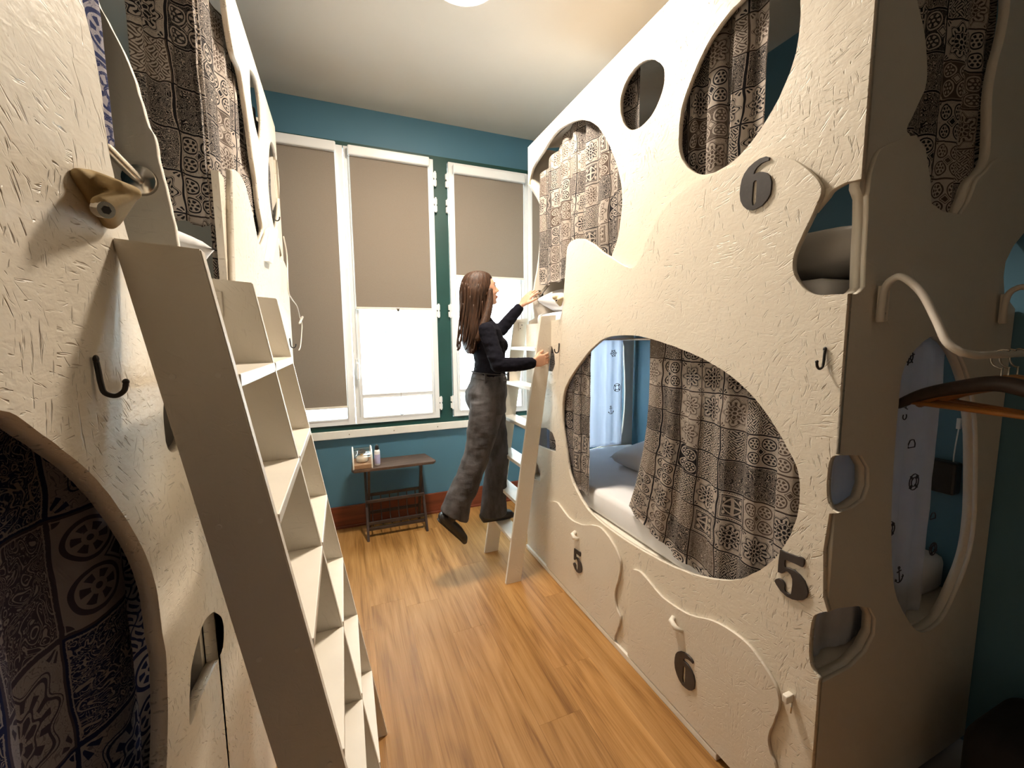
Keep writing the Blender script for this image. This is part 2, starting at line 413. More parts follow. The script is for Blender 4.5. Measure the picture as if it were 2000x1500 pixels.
def curtain(pts,zt,zb,folds,amp,mat,name,label,group,seed=0,gather=.5,flare=0,hem=.01,zt_f=None,zb_f=None,cat='curtain',nz=26,uvs=1.0):
    """pleated cloth hung along a path in plan"""
    path=catmull([(p[0],p[1],0) for p in pts],12)
    L=[0]
    for i in range(1,len(path)): L.append(L[-1]+(path[i]-path[i-1]).length)
    tot=L[-1]; nx=int(max(40,folds*16))
    def at(t):
        d=t*tot
        for i in range(1,len(L)):
            if L[i]>=d or i==len(L)-1:
                k=(d-L[i-1])/max(1e-9,L[i]-L[i-1]); p=path[i-1].lerp(path[i],min(1,k)); tg=(path[i]-path[i-1]).normalized(); return p,tg
    bm=bmesh.new(); uvl=bm.loops.layers.uv.new('UVMap'); G=[]; UV={}
    ph=[random.Random(seed+k).uniform(-.9,.9) for k in range(60)]
    for j in range(nz+1):
        vz=j/nz; row=[]; arc=0; last=None
        for i in range(nx+1):
            t=i/nx; p,tg=at(t); nrm=Vector((tg.y,-tg.x,0))
            a=t*folds*2*PI; k=int(t*folds)%60
            ww=math.sin(a+ph[k]*.8+.5*math.sin(2.1*t*folds+seed)+.25*vz*math.sin(seed+t*7))
            ww=math.copysign(abs(ww)**.8,ww)
            am=amp*(gather+(1-gather)*min(1,vz*2.5))*(1+flare*vz)*(.75+.45*noise.noise(Vector((t*folds*.6,seed,vz*.8))))
            z0=zt_f(t) if zt_f else zt; z1=zb_f(t) if zb_f else zb
            z=z0+(z1-z0)*vz+.004*math.sin(a)
            q=p+nrm*ww*am+tg*.35*amp*math.sin(2*a+seed)+Vector((0,0,z))
            q+=nrm*.004*noise.noise(Vector((t*20,vz*9,seed)))
            if last is not None: arc+=(q-last).length if j==0 else 0
            last=q; v=bm.verts.new(q); row.append(v)
            # arc length measured on the nominal fold, same for every row
            UV[v]=(t*tot*(1+min(2.2,(amp*folds*4/tot)**2*.5))*uvs,q.z*uvs)
        G.append(row)
    for j in range(nz):
        for i in range(nx):
            f=bm.faces.new((G[j][i],G[j][i+1],G[j+1][i+1],G[j+1][i]))
            for l in f.loops: l[uvl].uv=UV[l.vert]
    # turned hem and side seams give the cloth its thickness
    ex=bmesh.ops.solidify(bm,geom=list(bm.faces),thickness=.0022)
    me=bpy.data.meshes.new(name); bm.to_mesh(me); bm.free()
    for p in me.polygons: p.use_smooth=True
    o=bpy.data.objects.new(name,me); C.objects.link(o); me.materials.append(mat)
    if label: tag(o,label,cat,group)
    return o

# ---------------------------------------------------------------- room shell
XW0,XW1,YW,YB,ZC=-1.25,2.07,3.498,-1.5,3.237
fl=struct(part('floor',box((XW0-.1,YB-.1,-.10),(XW1+.1,YW+.1,-.006)),M_dim,None))
fl['_base']=[0,0,0]
pw=.187; gap=.00018; k=0; rnd=random.Random(3)
x=-.295-pw
while x<1.42:
    y=-.9+rnd.uniform(-.9,0)
    while y<YW:
        L=1.24; y1=min(YW-.012,y+L)
        if y1>YB:
            o=part('plank',box((x+gap,max(y,YB)+gap,-.006),(x+pw-gap,y1-gap,0),.0003),PLANKS[rnd.randrange(5)],fl); k+=1
        y+=L
    x+=pw
struct(part('ceiling',box((XW0-.1,YB-.1,ZC),(XW1+.1,YW+.1,ZC+.1)),M_ceil,None))
struct(part('wall_left',box((XW0-.1,YB,0),(XW0,YW,ZC)),M_wall,None))
struct(part('wall_right',box((XW1,YB,0),(XW1+.1,YW,ZC)),M_wall,None))
struct(part('wall_back',box((XW0-.1,YB-.1,0),(XW1+.1,YB,ZC)),M_dim,None))
# window wall: below the sill, above the heads
ZS,ZH=.80,2.965
struct(part('wall_front',sheet('Y',YW,YW+.16,[(XW0,0),(XW1,0),(XW1,ZC),(XW0,ZC)],[[(XW0+.12,ZS),(XW1-.06,ZS),(XW1-.06,ZH),(XW0+.12,ZH)]]),M_wall,None))
struct(part('wall_outside',box((-3.5,5.6,-1),(5.5,5.7,4.6)),M_ext,None))
struct(part('baseboard_front',box((XW0,YW-.02,0),(XW1,YW,.178),.004),M_redwood,None))
struct(part('trim_1',box((XW0,YW-.034,0),(XW1,YW-.02,.02),.004),M_redwood,None))
sl=struct(part('trim_2',box((XW0+.02,YW-.045,.738),(XW1-.02,YW,.80),.004),M_sill,None)); sl['_base']=[0,0,0]
def screws(spots,r,h,mat,parent):
    """one small disc per spot, sharing one mesh; parent is a thing or a part of one"""
    bm=bmesh.new(); add_cyl(bm,(0,0,0),(0,1,0),r,r,h,12); me=bm_mesh(bm)
    for p in spots:
        o=part('screw_head',me,mat,parent); o.location=Vector(o.location)+Vector(p)
screws([(sx-.1,YW-.046,.768) for sx in (.12,.46,.82,1.15)],.004,.004,M_chrome,sl)
gf=struct(part('window_frame_green',sheet('Y',YW-.03,YW+.09,[(XW0+.12,ZS),(XW1-.06,ZS),(XW1-.06,ZH),(XW0+.12,ZH)],
    [[(-.60,.835),(.747,.835),(.747,2.94),(-.60,2.94)],[(.858,.835),(1.96,.835),(1.96,2.94),(.858,2.94)]]),M_green,None)); gf.name='trim_3'

def sash(n,x0,x1,hinge,rail=True,handle=False):
    """white casement: frame, middle rail, two panes"""
    w_=thing('window_%d'%n,None,None,(x0,YW-.03,.85),kind='structure')
    z0,z1=.845,2.93; f=.058; ya,yb=YW-.045,YW+.02
    zr0,zr1=1.045,1.075
    part('sash_frame',sheet('Y',ya,yb,[(x0,z0),(x1,z0),(x1,z1),(x0,z1)],[[(x0+f,z0+f*.8),(x1-f,z0+f*.8),(x1-f,zr0),(x0+f,zr0)],[(x0+f,zr1),(x1-f,zr1),(x1-f,z1-f),(x0+f,z1-f)]]),M_white,w_)
    # glazing bead standing proud round each opening
    bd=.008
    for (a,b) in ((z0+f*.8,zr0),(zr1,z1-f)):
        part('glazing_bead',sheet('Y',ya-.004,ya+.01,[(x0+f-bd,a-bd),(x1-f+bd,a-bd),(x1-f+bd,b+bd),(x0+f-bd,b+bd)],[[(x0+f,a),(x1-f,a),(x1-f,b),(x0+f,b)]]),M_white,w_)
        part('pane',box((x0+f-.004,YW-.012,a-.004),(x1-f+.004,YW-.007,b+.004)),M_glass,w_)
    for zc in (2.78,2.58,1.74,.97) if hinge else ():
        bm=bmesh.new(); hx=x1+.012 if hinge>0 else x0-.012
        for dz in (-.028,.028): add_box(bm,(hx-.016,ya-.012,zc+dz-.022),(hx+.012,ya+.012,zc+dz+.022),.003)
        add_cyl(bm,(hx,ya-.012,zc),(0,0,1),.007,.007,.115,12)
        part('hinge',bm_mesh(bm),M_white,w_)
    if handle:
        bm=bmesh.new(); hx=x0+.028
        add_box(bm,(hx-.014,ya-.012,1.23),(hx+.014,ya,1.36),.005); add_box(bm,(hx-.009,ya-.045,1.30),(hx+.009,ya-.012,1.325),.004)
        add_box(bm,(hx-.010,ya-.052,1.20),(hx+.010,ya-.036,1.33),.006)
        part('handle',bm_mesh(bm),M_white,w_)
    return w_
sash(1,-.585,.072,0); sash(2,.078,.742,1,handle=True); sash(3,.866,1.563,-1); sash(4,1.572,1.95,0)
def blind_(x0,x1,zt,zb,label,chain=False,cas=.07):
    t=thing('roller_blind',label,'blind',((x0+x1)/2,YW-.06,zt),'taupe roller blinds on the casements')
    ya=YW-.052
    part('cassette',box((x0-.012,ya-.052,zt),(x1+.012,ya,zt+cas),.010),M_white,t)
    part('blind_cloth',box((x0,ya-.022,zb),(x1,ya-.0205,zt+.01)),M_blind,t)
    part('bottom_bar',box((x0-.004,ya-.029,zb-.016),(x1+.004,ya-.014,zb),.003),M_cream,t)
    for gx in (x0-.007,x1+.007):
        part('guide_wire',tube([(gx,ya-.012,zt),(gx,ya-.012,.90)],.0022,6),M_white,t)
    if chain:
        bm=bmesh.new()
        cx=(x0+x1)/2+.02
        add_tube(bm,[(cx,ya-.024,zb-.014),(cx+.002,ya-.026,1.45),(cx-.004,ya-.026,1.20),(cx,ya-.026,.95)],.0022,6)
        add_tube(bm,[(cx-.035,ya-.022,zb-.014),(cx-.034,ya-.024,1.4),(cx-.030,ya-.024,1.19)],.0018,6)
        add_box(bm,(cx-.011,ya-.034,zb-.03),(cx+.011,ya-.02,zb-.004),.003)
        part('pull_cord',bm_mesh(bm,smooth=True),M_chrome,t)
        for (qx,qz,rr) in ((cx-.030,1.172,.016),(cx,.925,.020)):
            part('pull_ring',tube([(qx+rr*.7*math.cos(a*PI/8),ya-.026,qz+rr*1.4*math.sin(a*PI/8)) for a in range(17)],.0028,8),M_black if rr>.018 else M_chrome,t)
    return t
blind_(-.56,.015,2.862,1.000,'taupe blind of the far-left casement, let down almost to the sill')
blind_(.118,.692,2.853,1.757,'taupe blind left of the green post, half down with a hanging pull cord',True)
blind_(.905,1.515,2.83,2.035,'shortest taupe blind, right of the green post above the woman')
blind_(1.60,1.935,2.83,1.80,'taupe blind at far right, mostly hidden behind the numbered bunk')
# objects outside, seen blown out through the lower panes
for r in range(7):
    for c_ in range(9):
        pass
ex=bpy.data.objects['wall_outside']; ex['_base']=[0,0,0]
M_joint=plain('outside_panel_joint',(.62,.66,.66),.7)
for i in range(14):
    part('joint',box((-3.2+i*.62,5.588,-1),(-3.185+i*.62,5.6,4.4)),M_joint,ex)
for i in range(9):
    part('joint',box((-3.5,5.588,-.8+i*.6),(5.5,5.6,-.785+i*.6)),M_joint,ex)
struct(part('trim_4',box((.80,3.98,.2),(.86,4.05,2.6)),M_green,None))

# ---------------------------------------------------------------- ceiling lamp
lt=thing('ceiling_lamp','round glowing ceiling lamp cut by the top edge of the photo','lamp',(LAMP[0],LAMP[1],ZC))
part('lamp_base',lathe((LAMP[0],LAMP[1],ZC),[(.13,0),(.165,-.002),(.165,-.062),(.158,-.066),(.146,-.060),(.142,-.03)],40),M_white,lt)
Me=N('glowing_opal_glass'); Me.out((.9,.85,.75),.5); Me.b.inputs['Emission Color'].default_value=(1,.865,.71,1); Me.b.inputs['Emission Strength'].default_value=LAMP_STRENGTH
part('lamp_shade',lathe((LAMP[0],LAMP[1],ZC-.03),[(.140,.0),(.140,-.030),(.12,-.043),(.09,-.052),(.05,-.057),(.012,-.058)],40),Me.m,lt)

# ---------------------------------------------------------------- right bunk
XF=1.172
T=.018
rb=thing('bunk_bed','cream strand-board double bunk numbered 5 and 6 with large oval openings, on the right','bunk bed',(1.6,1.6,0))
WR=[(1.668,1.887),(1.734,1.914),(1.824,1.971),(1.921,2.017),(2.025,2.029),(2.07,2),(2.086,1.903),(2.102,1.793),(2.119,1.68)]
WAVE=[(2.104,1.679),(2.088,1.791),(2.072,1.901),(2.055,1.997),(2.001,2.023),(1.908,2.013),(1.812,1.968),(1.723,1.911),(1.656,1.875),(1.563,1.823),(1.492,1.8),(1.453,1.826),(1.417,1.885),(1.359,1.959),(1.294,2.003),(1.204,2.033),(1.122,2.037),(1.04,2.037),(0.958,2.031),(0.892,2.019),(0.83,1.992),(0.783,1.95),(0.749,1.906),(0.737,1.88),(0.743,1.853),(0.759,1.816),(0.782,1.768),(0.8,1.72),(0.799,1.687),(0.785,1.654),(0.757,1.623),(0.724,1.609),(0.649,1.605)]
H1=[(2.613,2.514),(2.54,2.594),(2.393,2.635),(2.235,2.673),(2.094,2.658),(1.947,2.612),(1.815,2.527),(1.728,2.425),(1.662,2.318),(1.613,2.203),(1.599,2.111),(1.608,2.025),(1.628,1.953),(1.666,1.892)]
H2=[(1.417,2.591),(1.364,2.538),(1.35,2.487),(1.365,2.436),(1.409,2.39),(1.469,2.371),(1.534,2.38),(1.591,2.422),(1.622,2.483),(1.624,2.552),(1.59,2.601),(1.529,2.624),(1.472,2.617)]
H3=[(1.03,2.531),(1.066,2.526),(1.128,2.499),(1.177,2.458),(1.22,2.402),(1.256,2.338),(1.267,2.258),(1.261,2.184),(1.226,2.121),(1.176,2.077),(1.122,2.056),(1.056,2.055),(0.997,2.073),(0.943,2.11),(0.9,2.154),(0.867,2.203),(0.842,2.263),(0.833,2.335),(0.836,2.403),(0.849,2.463),(0.878,2.517),(0.925,2.552),(0.975,2.546)]
CORN=[(0.732,1.862),(0.721,1.875),(0.695,1.883),(0.668,1.881)]
YN,YFr,ZT=.657,2.610,2.748
low=[(0.763,1.831),(0.824,1.923),(0.935,1.975),(1.084,1.977),(1.219,1.965),(1.293,1.91),(1.345,1.824),(1.465,1.75),(1.589,1.767),(1.688,1.84)]
up_out=[(YFr,ZT)]+wave([(YFr,2.52)]+[tuple(p) for p in H1])+[tuple(p) for p in low[::-1]]+wave([tuple(p) for p in CORN])[0:-1]+[(YN,CORN[-1][1]),(YN,ZT)]
part('upper_board',sheet('X',XF+T,XF+2*T,up_out,[hole(H2),hole(H3)]),M_osbX,rb)
# shelf edge behind the corner opening
NE1=[(0.647,1.196),(0.668,1.182),(0.673,1.123),(0.668,1.069),(0.653,1.046),(0.639,1.044)]
NE2=[(0.648,0.766),(0.671,0.744),(0.684,0.718),(0.687,0.638),(0.679,0.583),(0.655,0.562)]
WAVE=wave([tuple(p) for p in WAVE])
lo_out=[(YFr,.03),(YFr,1.60),(WAVE[0][0]+.30,1.60),(WAVE[0][0]+.03,1.612)]+WAVE+[(YN,WAVE[-1][1])]+[(YN,NE1[0][1])]+catmull([(p[0],p[1],0) for p in NE1],4)+[(YN+.004,NE1[-1][1]-.01),(YN+.012,.93),(YN+.004,.80)]+catmull([(p[0],p[1],0) for p in NE2],4)+[(YN,NE2[-1][1]-.01),(YN,.03)]
H5=[(1.489,1.512),(1.662,1.507),(1.783,1.462),(1.897,1.385),(2.025,1.276),(2.094,1.175),(2.105,1.017),(2.061,0.856),(2.007,0.714),(1.864,0.609),(1.726,0.574),(1.524,0.568),(1.304,0.583),(1.147,0.609),(1.033,0.644),(0.935,0.692),(0.864,0.756),(0.807,0.826),(0.768,0.903),(0.746,0.975),(0.739,1.05),(0.749,1.124),(0.785,1.186),(0.833,1.249),(0.896,1.315),(0.988,1.378),(1.1,1.427),(1.228,1.465),(1.365,1.496)]
HA=[(2.317,1.443),(2.235,1.457),(2.202,1.403),(2.195,1.348),(2.228,1.303),(2.317,1.303)]
HB=[(2.437,0.915),(2.31,0.94),(2.227,0.927),(2.187,0.882),(2.18,0.817),(2.317,0.805),(2.469,0.796)]
HC=[(2.569,0.7),(2.478,0.695),(2.399,0.637),(2.4,0.563),(2.504,0.544),(2.588,0.596)]
part('lower_board',sheet('X',XF,XF+T,lo_out,[hole(H5),wob(HA),wob(HB),wob(HC)]),M_osbX,rb)
part('skirting_strip',box((XF-.012,YN+.3,0),(XF+.02,YFr,.028),.003),M_cream,rb)
# near end: two layers
YE=.657
EH4=[(1.175,1.875),(1.208,1.868),(1.226,1.846),(1.232,1.788),(1.235,1.701),(1.241,1.625),(1.226,1.613),(1.189,1.605)]
EH2=[(1.19,1.191),(1.286,1.18),(1.326,1.138),(1.333,1.086),(1.317,1.05),(1.266,1.034),(1.209,1.032)]
EH3=[(1.189,0.752),(1.231,0.753),(1.323,0.735),(1.389,0.712),(1.423,0.668),(1.425,0.616),(1.389,0.572),(1.317,0.545),(1.238,0.543),(1.204,0.542)]
EHL=[(1.596,1.5),(1.501,1.465),(1.445,1.403),(1.438,1.308),(1.439,1.22),(1.445,1.07),(1.464,0.912),(1.506,0.742),(1.586,0.629),(1.687,0.546),(1.808,0.554),(1.894,0.645),(1.953,0.752),(1.962,0.883),(1.934,1.058),(1.89,1.227),(1.819,1.364),(1.71,1.469)]
EHT=[(1.407,2.02),(1.388,2.035),(1.419,2.087),(1.454,2.15),(1.453,2.205),(1.423,2.283),(1.369,2.374),(1.421,2.47),(1.581,2.545),(1.76,2.551),(1.839,2.483),(1.841,2.389),(1.811,2.286),(1.801,2.201),(1.814,2.119),(1.822,2.034),(1.784,1.986),(1.732,1.95),(1.699,1.887),(1.667,1.849),(1.569,1.846),(1.504,1.859),(1.488,1.919),(1.45,1.991)]
EHN=[(2.092,1.87),(2.06,1.827),(1.998,1.781),(1.96,1.73),(1.958,1.684),(1.978,1.629),(2.051,1.59),(2.2,1.584)]
EWV=[(1.229,1.858),(1.23,1.891),(1.242,1.929),(1.263,1.96),(1.31,1.984),(1.358,2.004),(1.407,2.017)]
XE1=2.062
x0=XF+T+.0003; x2=XF+2*T+.0003
cl=lambda P: [(max(x0,p[0]),p[1]) for p in P]
o_=[(x0,.03),(XE1,.03),(XE1,EHN[-1][1])]+[tuple(p) for p in EHN[::-1]][1:-1]+[(XE1,EHN[0][1]),(XE1,ZT),(x2,ZT),(x2,EH4[0][1])]
EH4=[(max(x2,p[0]),p[1]) for p in EH4]; EH2=cl(EH2); EH3=cl(EH3)
o_+=EH4+[(x0,EH4[-1][1]),(x0,EH2[0][1])]+EH2+[(x0,EH2[-1][1]),(x0,EH3[0][1])]+EH3+[(x0,EH3[-1][1])]
part('near_end_board',sheet('Y',YE+.012,YE+.036,o_,[hole(EHL),hole(EHT)]),M_smooth,rb)
wv=catmull([(p[0],p[1],0) for p in EWV],5); lowp=[(p[0],p[1]) for p in EHT[17:]]+[(EHT[0][0],EHT[0][1])]
ov=[tuple(p)[:2] for p in wv]
rimr=[(1.456,1.989),(1.491,1.919),(1.507,1.858),(1.569,1.843),(1.668,1.845),(1.705,1.884),(1.738,1.948),(1.79,1.984),(1.829,2.018),(1.878,2.034),(1.953,2.036)]
lw=[(x0,.03),(XE1,.03),(XE1,EHN[-1][1])]+[tuple(p) for p in EHN[::-1]][1:-1]+[(XE1,EHN[0][1]),(XE1,rimr[-1][1]-.01)]+[tuple(p) for p in rimr[::-1]]+ov[::-1]
lw+=[p for p in EH4 if p[1]<ov[0][1]-.002]+[(x0,EH4[-1][1]),(x0,EH2[0][1])]+EH2+[(x0,EH2[-1][1]),(x0,EH3[0][1])]+EH3+[(x0,EH3[-1][1])]
part('overlay_board',sheet('Y',YE,YE+.012,lw,[hole(EHL)]),M_smooth,rb)
# far end: cutaway towards the ladder opening, lower porthole
CUT=[(1.192,2.51),(1.237,2.457),(1.282,2.383),(1.294,2.318),(1.278,2.196),(1.266,2.074),(1.247,1.951),(1.227,1.855),(1.219,1.751),(1.23,1.641)]
PH=[(1.961,1.472),(1.978,1.348),(1.993,1.111),(1.985,0.872),(1.95,0.722),(1.856,0.691),(1.725,0.776),(1.633,0.978),(1.622,1.207),(1.673,1.393),(1.804,1.523),(1.904,1.534)]
o_=[(x0,.03),(XE1,.03),(XE1,ZT),(x2,ZT),(x2,CUT[0][1])]+[(max(x0,p[0]),p[1]) for p in wave([tuple(p) for p in CUT])]+[(x0,CUT[-1][1]-.02)]
PH=[tuple(p) for p in PH[:5]]+[(1.86,.70),(1.66,.67),(1.48,.70),(1.37,.86),(1.34,1.06),(1.37,1.28),(1.50,1.42),(1.70,1.475),(1.86,1.485)]
part('far_end_board',sheet('Y',2.592,2.610,o_,[hole(PH)]),M_smooth,rb)
part('lower_deck',box((XF+T,YE+.036,.50),(XE1,2.592,.55)),M_cream,rb)
part('upper_deck',box((XF+2*T,YE+.036,1.532),(XE1,2.592,1.565)),M_cream,rb)
part('under_bed_back',box((XF+.1,YE+.03,.0),(XF+.112,2.58,.5)),M_black,rb)
part('added_shade_board',prism([(XF+2*T+.001,YE+.04,ZT-.02),(XF+2*T+.001,2.59,ZT-.02),(XE1,2.59,2.925),(XE1,YE+.04,2.925)],[(XF+2*T+.001,YE+.04,ZT-.002),(XF+2*T+.001,2.59,ZT-.002),(XE1,2.59,2.943),(XE1,YE+.04,2.943)]),M_smooth,rb)  # added sloping cover, keeps lamp light off the wall seen through the upper ovals
# curtain rods
for z,ya,yb in ((2.70,.69,2.57),(1.495,.69,2.57)):
    part('curtain_rod',tube([(1.238,ya,z),(1.238,yb,z)],.005,8),M_chrome,rb)
# drawers
def dr(pts,bottom,left): return wave([tuple(p) for p in pts])
D5=[(2.272,0.475),(2.209,0.498),(2.143,0.513),(2.092,0.5),(1.984,0.475),(1.863,0.493),(1.754,0.537),(1.672,0.551),(1.577,0.515),(1.524,0.457),(1.529,0.38),(1.558,0.288),(1.548,0.215),(1.515,0.179),(1.533,0.109),(1.556,0.056)]
D6=[(1.441,0.46),(1.414,0.475),(1.373,0.481),(1.314,0.465),(1.246,0.448),(1.162,0.452),(1.088,0.468),(1.004,0.506),(0.935,0.52),(0.871,0.52),(0.825,0.501),(0.787,0.474),(0.76,0.444),(0.751,0.399),(0.765,0.331),(0.778,0.273),(0.768,0.225),(0.748,0.195),(0.739,0.1)]
d5=part('drawer_front',sheet('X',XF-.013,XF,[(D5[0][0]+.012,.035)]+wave(D5)+[(D5[-1][0],.035)]),M_drawer,rb); d5['label']='left drawer front marked 5'
d6=part('drawer_front',sheet('X',XF-.013,XF,[(D6[0][0]+.012,.035)]+wave(D6)+[(D6[-1][0],.035)]),M_drawer,rb); d6['label']='near drawer front marked 6'
NUM5=[(0.781,0.876),(0.768,0.876),(0.73,0.879),(0.724,0.883),(0.715,0.882),(0.712,0.878),(0.713,0.865),(0.716,0.856),(0.736,0.856),(0.766,0.853),(0.766,0.837),(0.764,0.83),(0.754,0.833),(0.737,0.835),(0.721,0.829),(0.708,0.819),(0.7,0.804),(0.697,0.789),(0.7,0.774),(0.709,0.762),(0.722,0.753),(0.737,0.747),(0.754,0.746),(0.772,0.752),(0.786,0.764),(0.792,0.772),(0.789,0.78),(0.781,0.787),(0.771,0.787),(0.763,0.782),(0.761,0.776),(0.762,0.765),(0.759,0.758),(0.749,0.756),(0.742,0.759),(0.741,0.769),(0.74,0.79),(0.741,0.807),(0.747,0.818),(0.756,0.822),(0.764,0.818),(0.772,0.807),(0.784,0.805),(0.784,0.828),(0.783,0.852)]
NUM6=[(0.893,2.021),(0.884,2.015),(0.885,2.007),(0.895,2.008),(0.908,2.007),(0.922,2.001),(0.929,1.993),(0.932,1.985),(0.925,1.985),(0.913,1.985),(0.901,1.981),(0.889,1.974),(0.879,1.962),(0.873,1.944),(0.873,1.925),(0.875,1.91),(0.884,1.897),(0.898,1.886),(0.915,1.882),(0.932,1.881),(0.948,1.888),(0.962,1.902),(0.972,1.92),(0.976,1.942),(0.975,1.964),(0.971,1.983),(0.963,1.998),(0.949,2.011),(0.931,2.019),(0.912,2.023)]
NUM6H=[(0.927,1.965),(0.92,1.964),(0.919,1.959),(0.919,1.932),(0.919,1.902),(0.923,1.895),(0.93,1.894),(0.933,1.909),(0.932,1.943),(0.931,1.961)]
def norm(pts,ref=None):
    ref=ref or pts; zs=[p[1] for p in ref]; ys=[p[0] for p in ref]
    cy,cz,h=(min(ys)+max(ys))/2,(min(zs)+max(zs))/2,max(zs)-min(zs)
    return [((p[0]-cy)/h,(p[1]-cz)/h) for p in pts]
def numeral(pts,holes,x1,parent,label,at=None,h=None,wx=1.0):
    if at:
        ref=pts; pts=[(at[0]+p[0]*h*wx,at[1]+p[1]*h) for p in norm(pts,ref)]; holes=[[(at[0]+p[0]*h*wx,at[1]+p[1]*h) for p in norm(q,ref)] for q in holes]
    o=part('numeral',sheet('X',x1-.006,x1,pts,holes),M_num,parent); o['label']=label
numeral(NUM5,[],XF,rb,'large dark 5 beside the lower opening')
numeral(NUM6,[NUM6H],XF,rb,'large dark 6 beside the upper opening')
s5=[(1.898,0.336),(1.89,0.204),(1.952,0.257),(1.839,0.314)]
s6=[(1.121,0.306),(1.099,0.166),(1.169,0.193),(1.067,0.274)]
numeral(NUM5,[],XF-.013,d5,'small dark 5',((s5[0][0]+s5[1][0])/2,(s5[0][1]+s5[1][1])/2),s5[0][1]-s5[1][1],1.0)
numeral(NUM6,[NUM6H],XF-.013,d6,'small dark 6',((s6[0][0]+s6[1][0])/2,(s6[0][1]+s6[1][1])/2),s6[0][1]-s6[1][1],1.0)
hp=[(1.909,0.412),(1.157,0.391),(0.725,0.451)]
part('pull_handle',tube([(XF-.013,hp[0][0]+.016,hp[0][1]+.012),(XF-.034,hp[0][0]+.010,hp[0][1]+.006),(XF-.036,hp[0][0]-.006,hp[0][1]-.006),(XF-.013,hp[0][0]-.018,hp[0][1]-.014)],[.012,.013,.013,.010],10),M_cream,d5)
part('pull_handle',tube([(XF-.013,hp[1][0]+.022,hp[1][1]+.013),(XF-.030,hp[1][0]+.016,hp[1][1]+.008),(XF-.032,hp[1][0]-.008,hp[1][1]-.006),(XF-.013,hp[1][0]-.026,hp[1][1]-.014)],[.009,.011,.011,.007],10),M_cream,d6)
bm=bmesh.new(); add_box(bm,(XF-.03,hp[2][0]-.008,hp[2][1]-.012),(XF,hp[2][0]+.008,hp[2][1]+.012),.003)
part('turn_latch',bm_mesh(bm),M_cream,rb)
part('latch_nail',tube([(XF-.004,hp[2][0]-.006,hp[2][1]-.014),(XF-.010,hp[2][0]-.008,hp[2][1]-.045)],.0022,6),M_chrome,rb)
def hook(x,y,z,sx,parent,s=1.0):
    """coat hook: flat shank, ball tip, upturned nose"""
    bm=bmesh.new()
    pts=catmull([(x+sx*.004,y,z+.030*s),(x+sx*.005,y,z+.012*s),(x+sx*.006,y,z-.008*s),(x+sx*.012*s,y,z-.024*s),(x+sx*.026*s,y,z-.030*s),(x+sx*.038*s,y,z-.022*s),(x+sx*.042*s,y,z-.008*s)],5)
    add_tube(bm,pts,[.0042*s]*len(pts),10); add_ball(bm,(x+sx*.004,y,z+.034*s),(.004*s,.0065*s,.0075*s),12); add_ball(bm,(x+sx*.042*s,y,z-.006*s),.0052*s,12)
    return part('coat_hook',bm_mesh(bm,smooth=True),M_black,parent)
hk=[(0.698,1.44),(2.139,1.443)]
hook(XF,hk[0][0],hk[0][1],-1,rb,.8); hook(XF,hk[1][0],hk[1][1],-1,rb,.8)
def hold(parent,hulls,mat,boltc,boltn,vox=.003,its=10):
    """cast resin hold: smoothed union of lobes, fixed by one sunk bolt"""
    from mathutils.bvhtree import BVHTree
    bm=bmesh.new()
    for balls in hulls:
        q=bmesh.new()
        for p,r in balls: add_ball(q,p,r,14)
        bmesh.ops.convex_hull(q,input=list(q.verts)); me=bpy.data.meshes.new('h'); q.to_mesh(me); q.free(); bm.from_mesh(me); bpy.data.meshes.remove(me)
    me=remesh(bm,vox,its); o=part('climbing_hold',me,mat,parent)
    tree=BVHTree.FromPolygons([v.co.copy() for v in me.vertices],[tuple(p.vertices) for p in me.polygons])
    a=Vector(boltn).normalized(); c=Vector(boltc); hit=tree.ray_cast(c+a*.2,-a)
    if hit[0] is not None: c=hit[0]
    bm=bmesh.new(); add_tube(bm,[c-a*.010,c+a*.0016],[.0092,.0092],20)
    me2=bm_mesh(bm,smooth=False); part('bolt',me2,M_chrome,o)
    bm=bmesh.new(); add_tube(bm,[c,c+a*.0022],[.0048,.0048],6); part('bolt_socket',bm_mesh(bm),M_black,o)
    return o
h1=[(2.147,1.731),(2.07,1.71),(2.098,1.667)]
y1,z1=h1[0][0]-.014,h1[0][1]-.006
hold(rb,[[((XF-.006,y1+.012,z1+.012),.012),((XF-.006,y1-.028,z1+.004),.012),((XF-.006,y1-.010,z1-.030),.011),((XF-.022,y1-.006,z1-.006),.016)],[((XF-.014,y1,z1+.008),.015),((XF-.040,y1-.004,z1+.010),.014)]],M_holdcream,(XF-.03,y1-.014,z1-.008),(-1,-.8,-.25),.0025,8)
# grab bar on the far end board
gb=[(1.259,1.801),(1.345,1.907)]
bm=bmesh.new(); add_tube(bm,catmull([(gb[0][0],2.592,gb[0][1]),(gb[0][0]+.005,2.56,gb[0][1]+.01),(gb[0][0]+.06,2.52,gb[0][1]+.09),(gb[0][0]+.12,2.47,gb[0][1]+.18)],5),.011,12)
add_tube(bm,[(gb[0][0],2.592,gb[0][1]),(gb[0][0],2.580,gb[0][1])],[.030,.028],20)
part('grab_bar',bm_mesh(bm,smooth=True),M_chrome,rb)
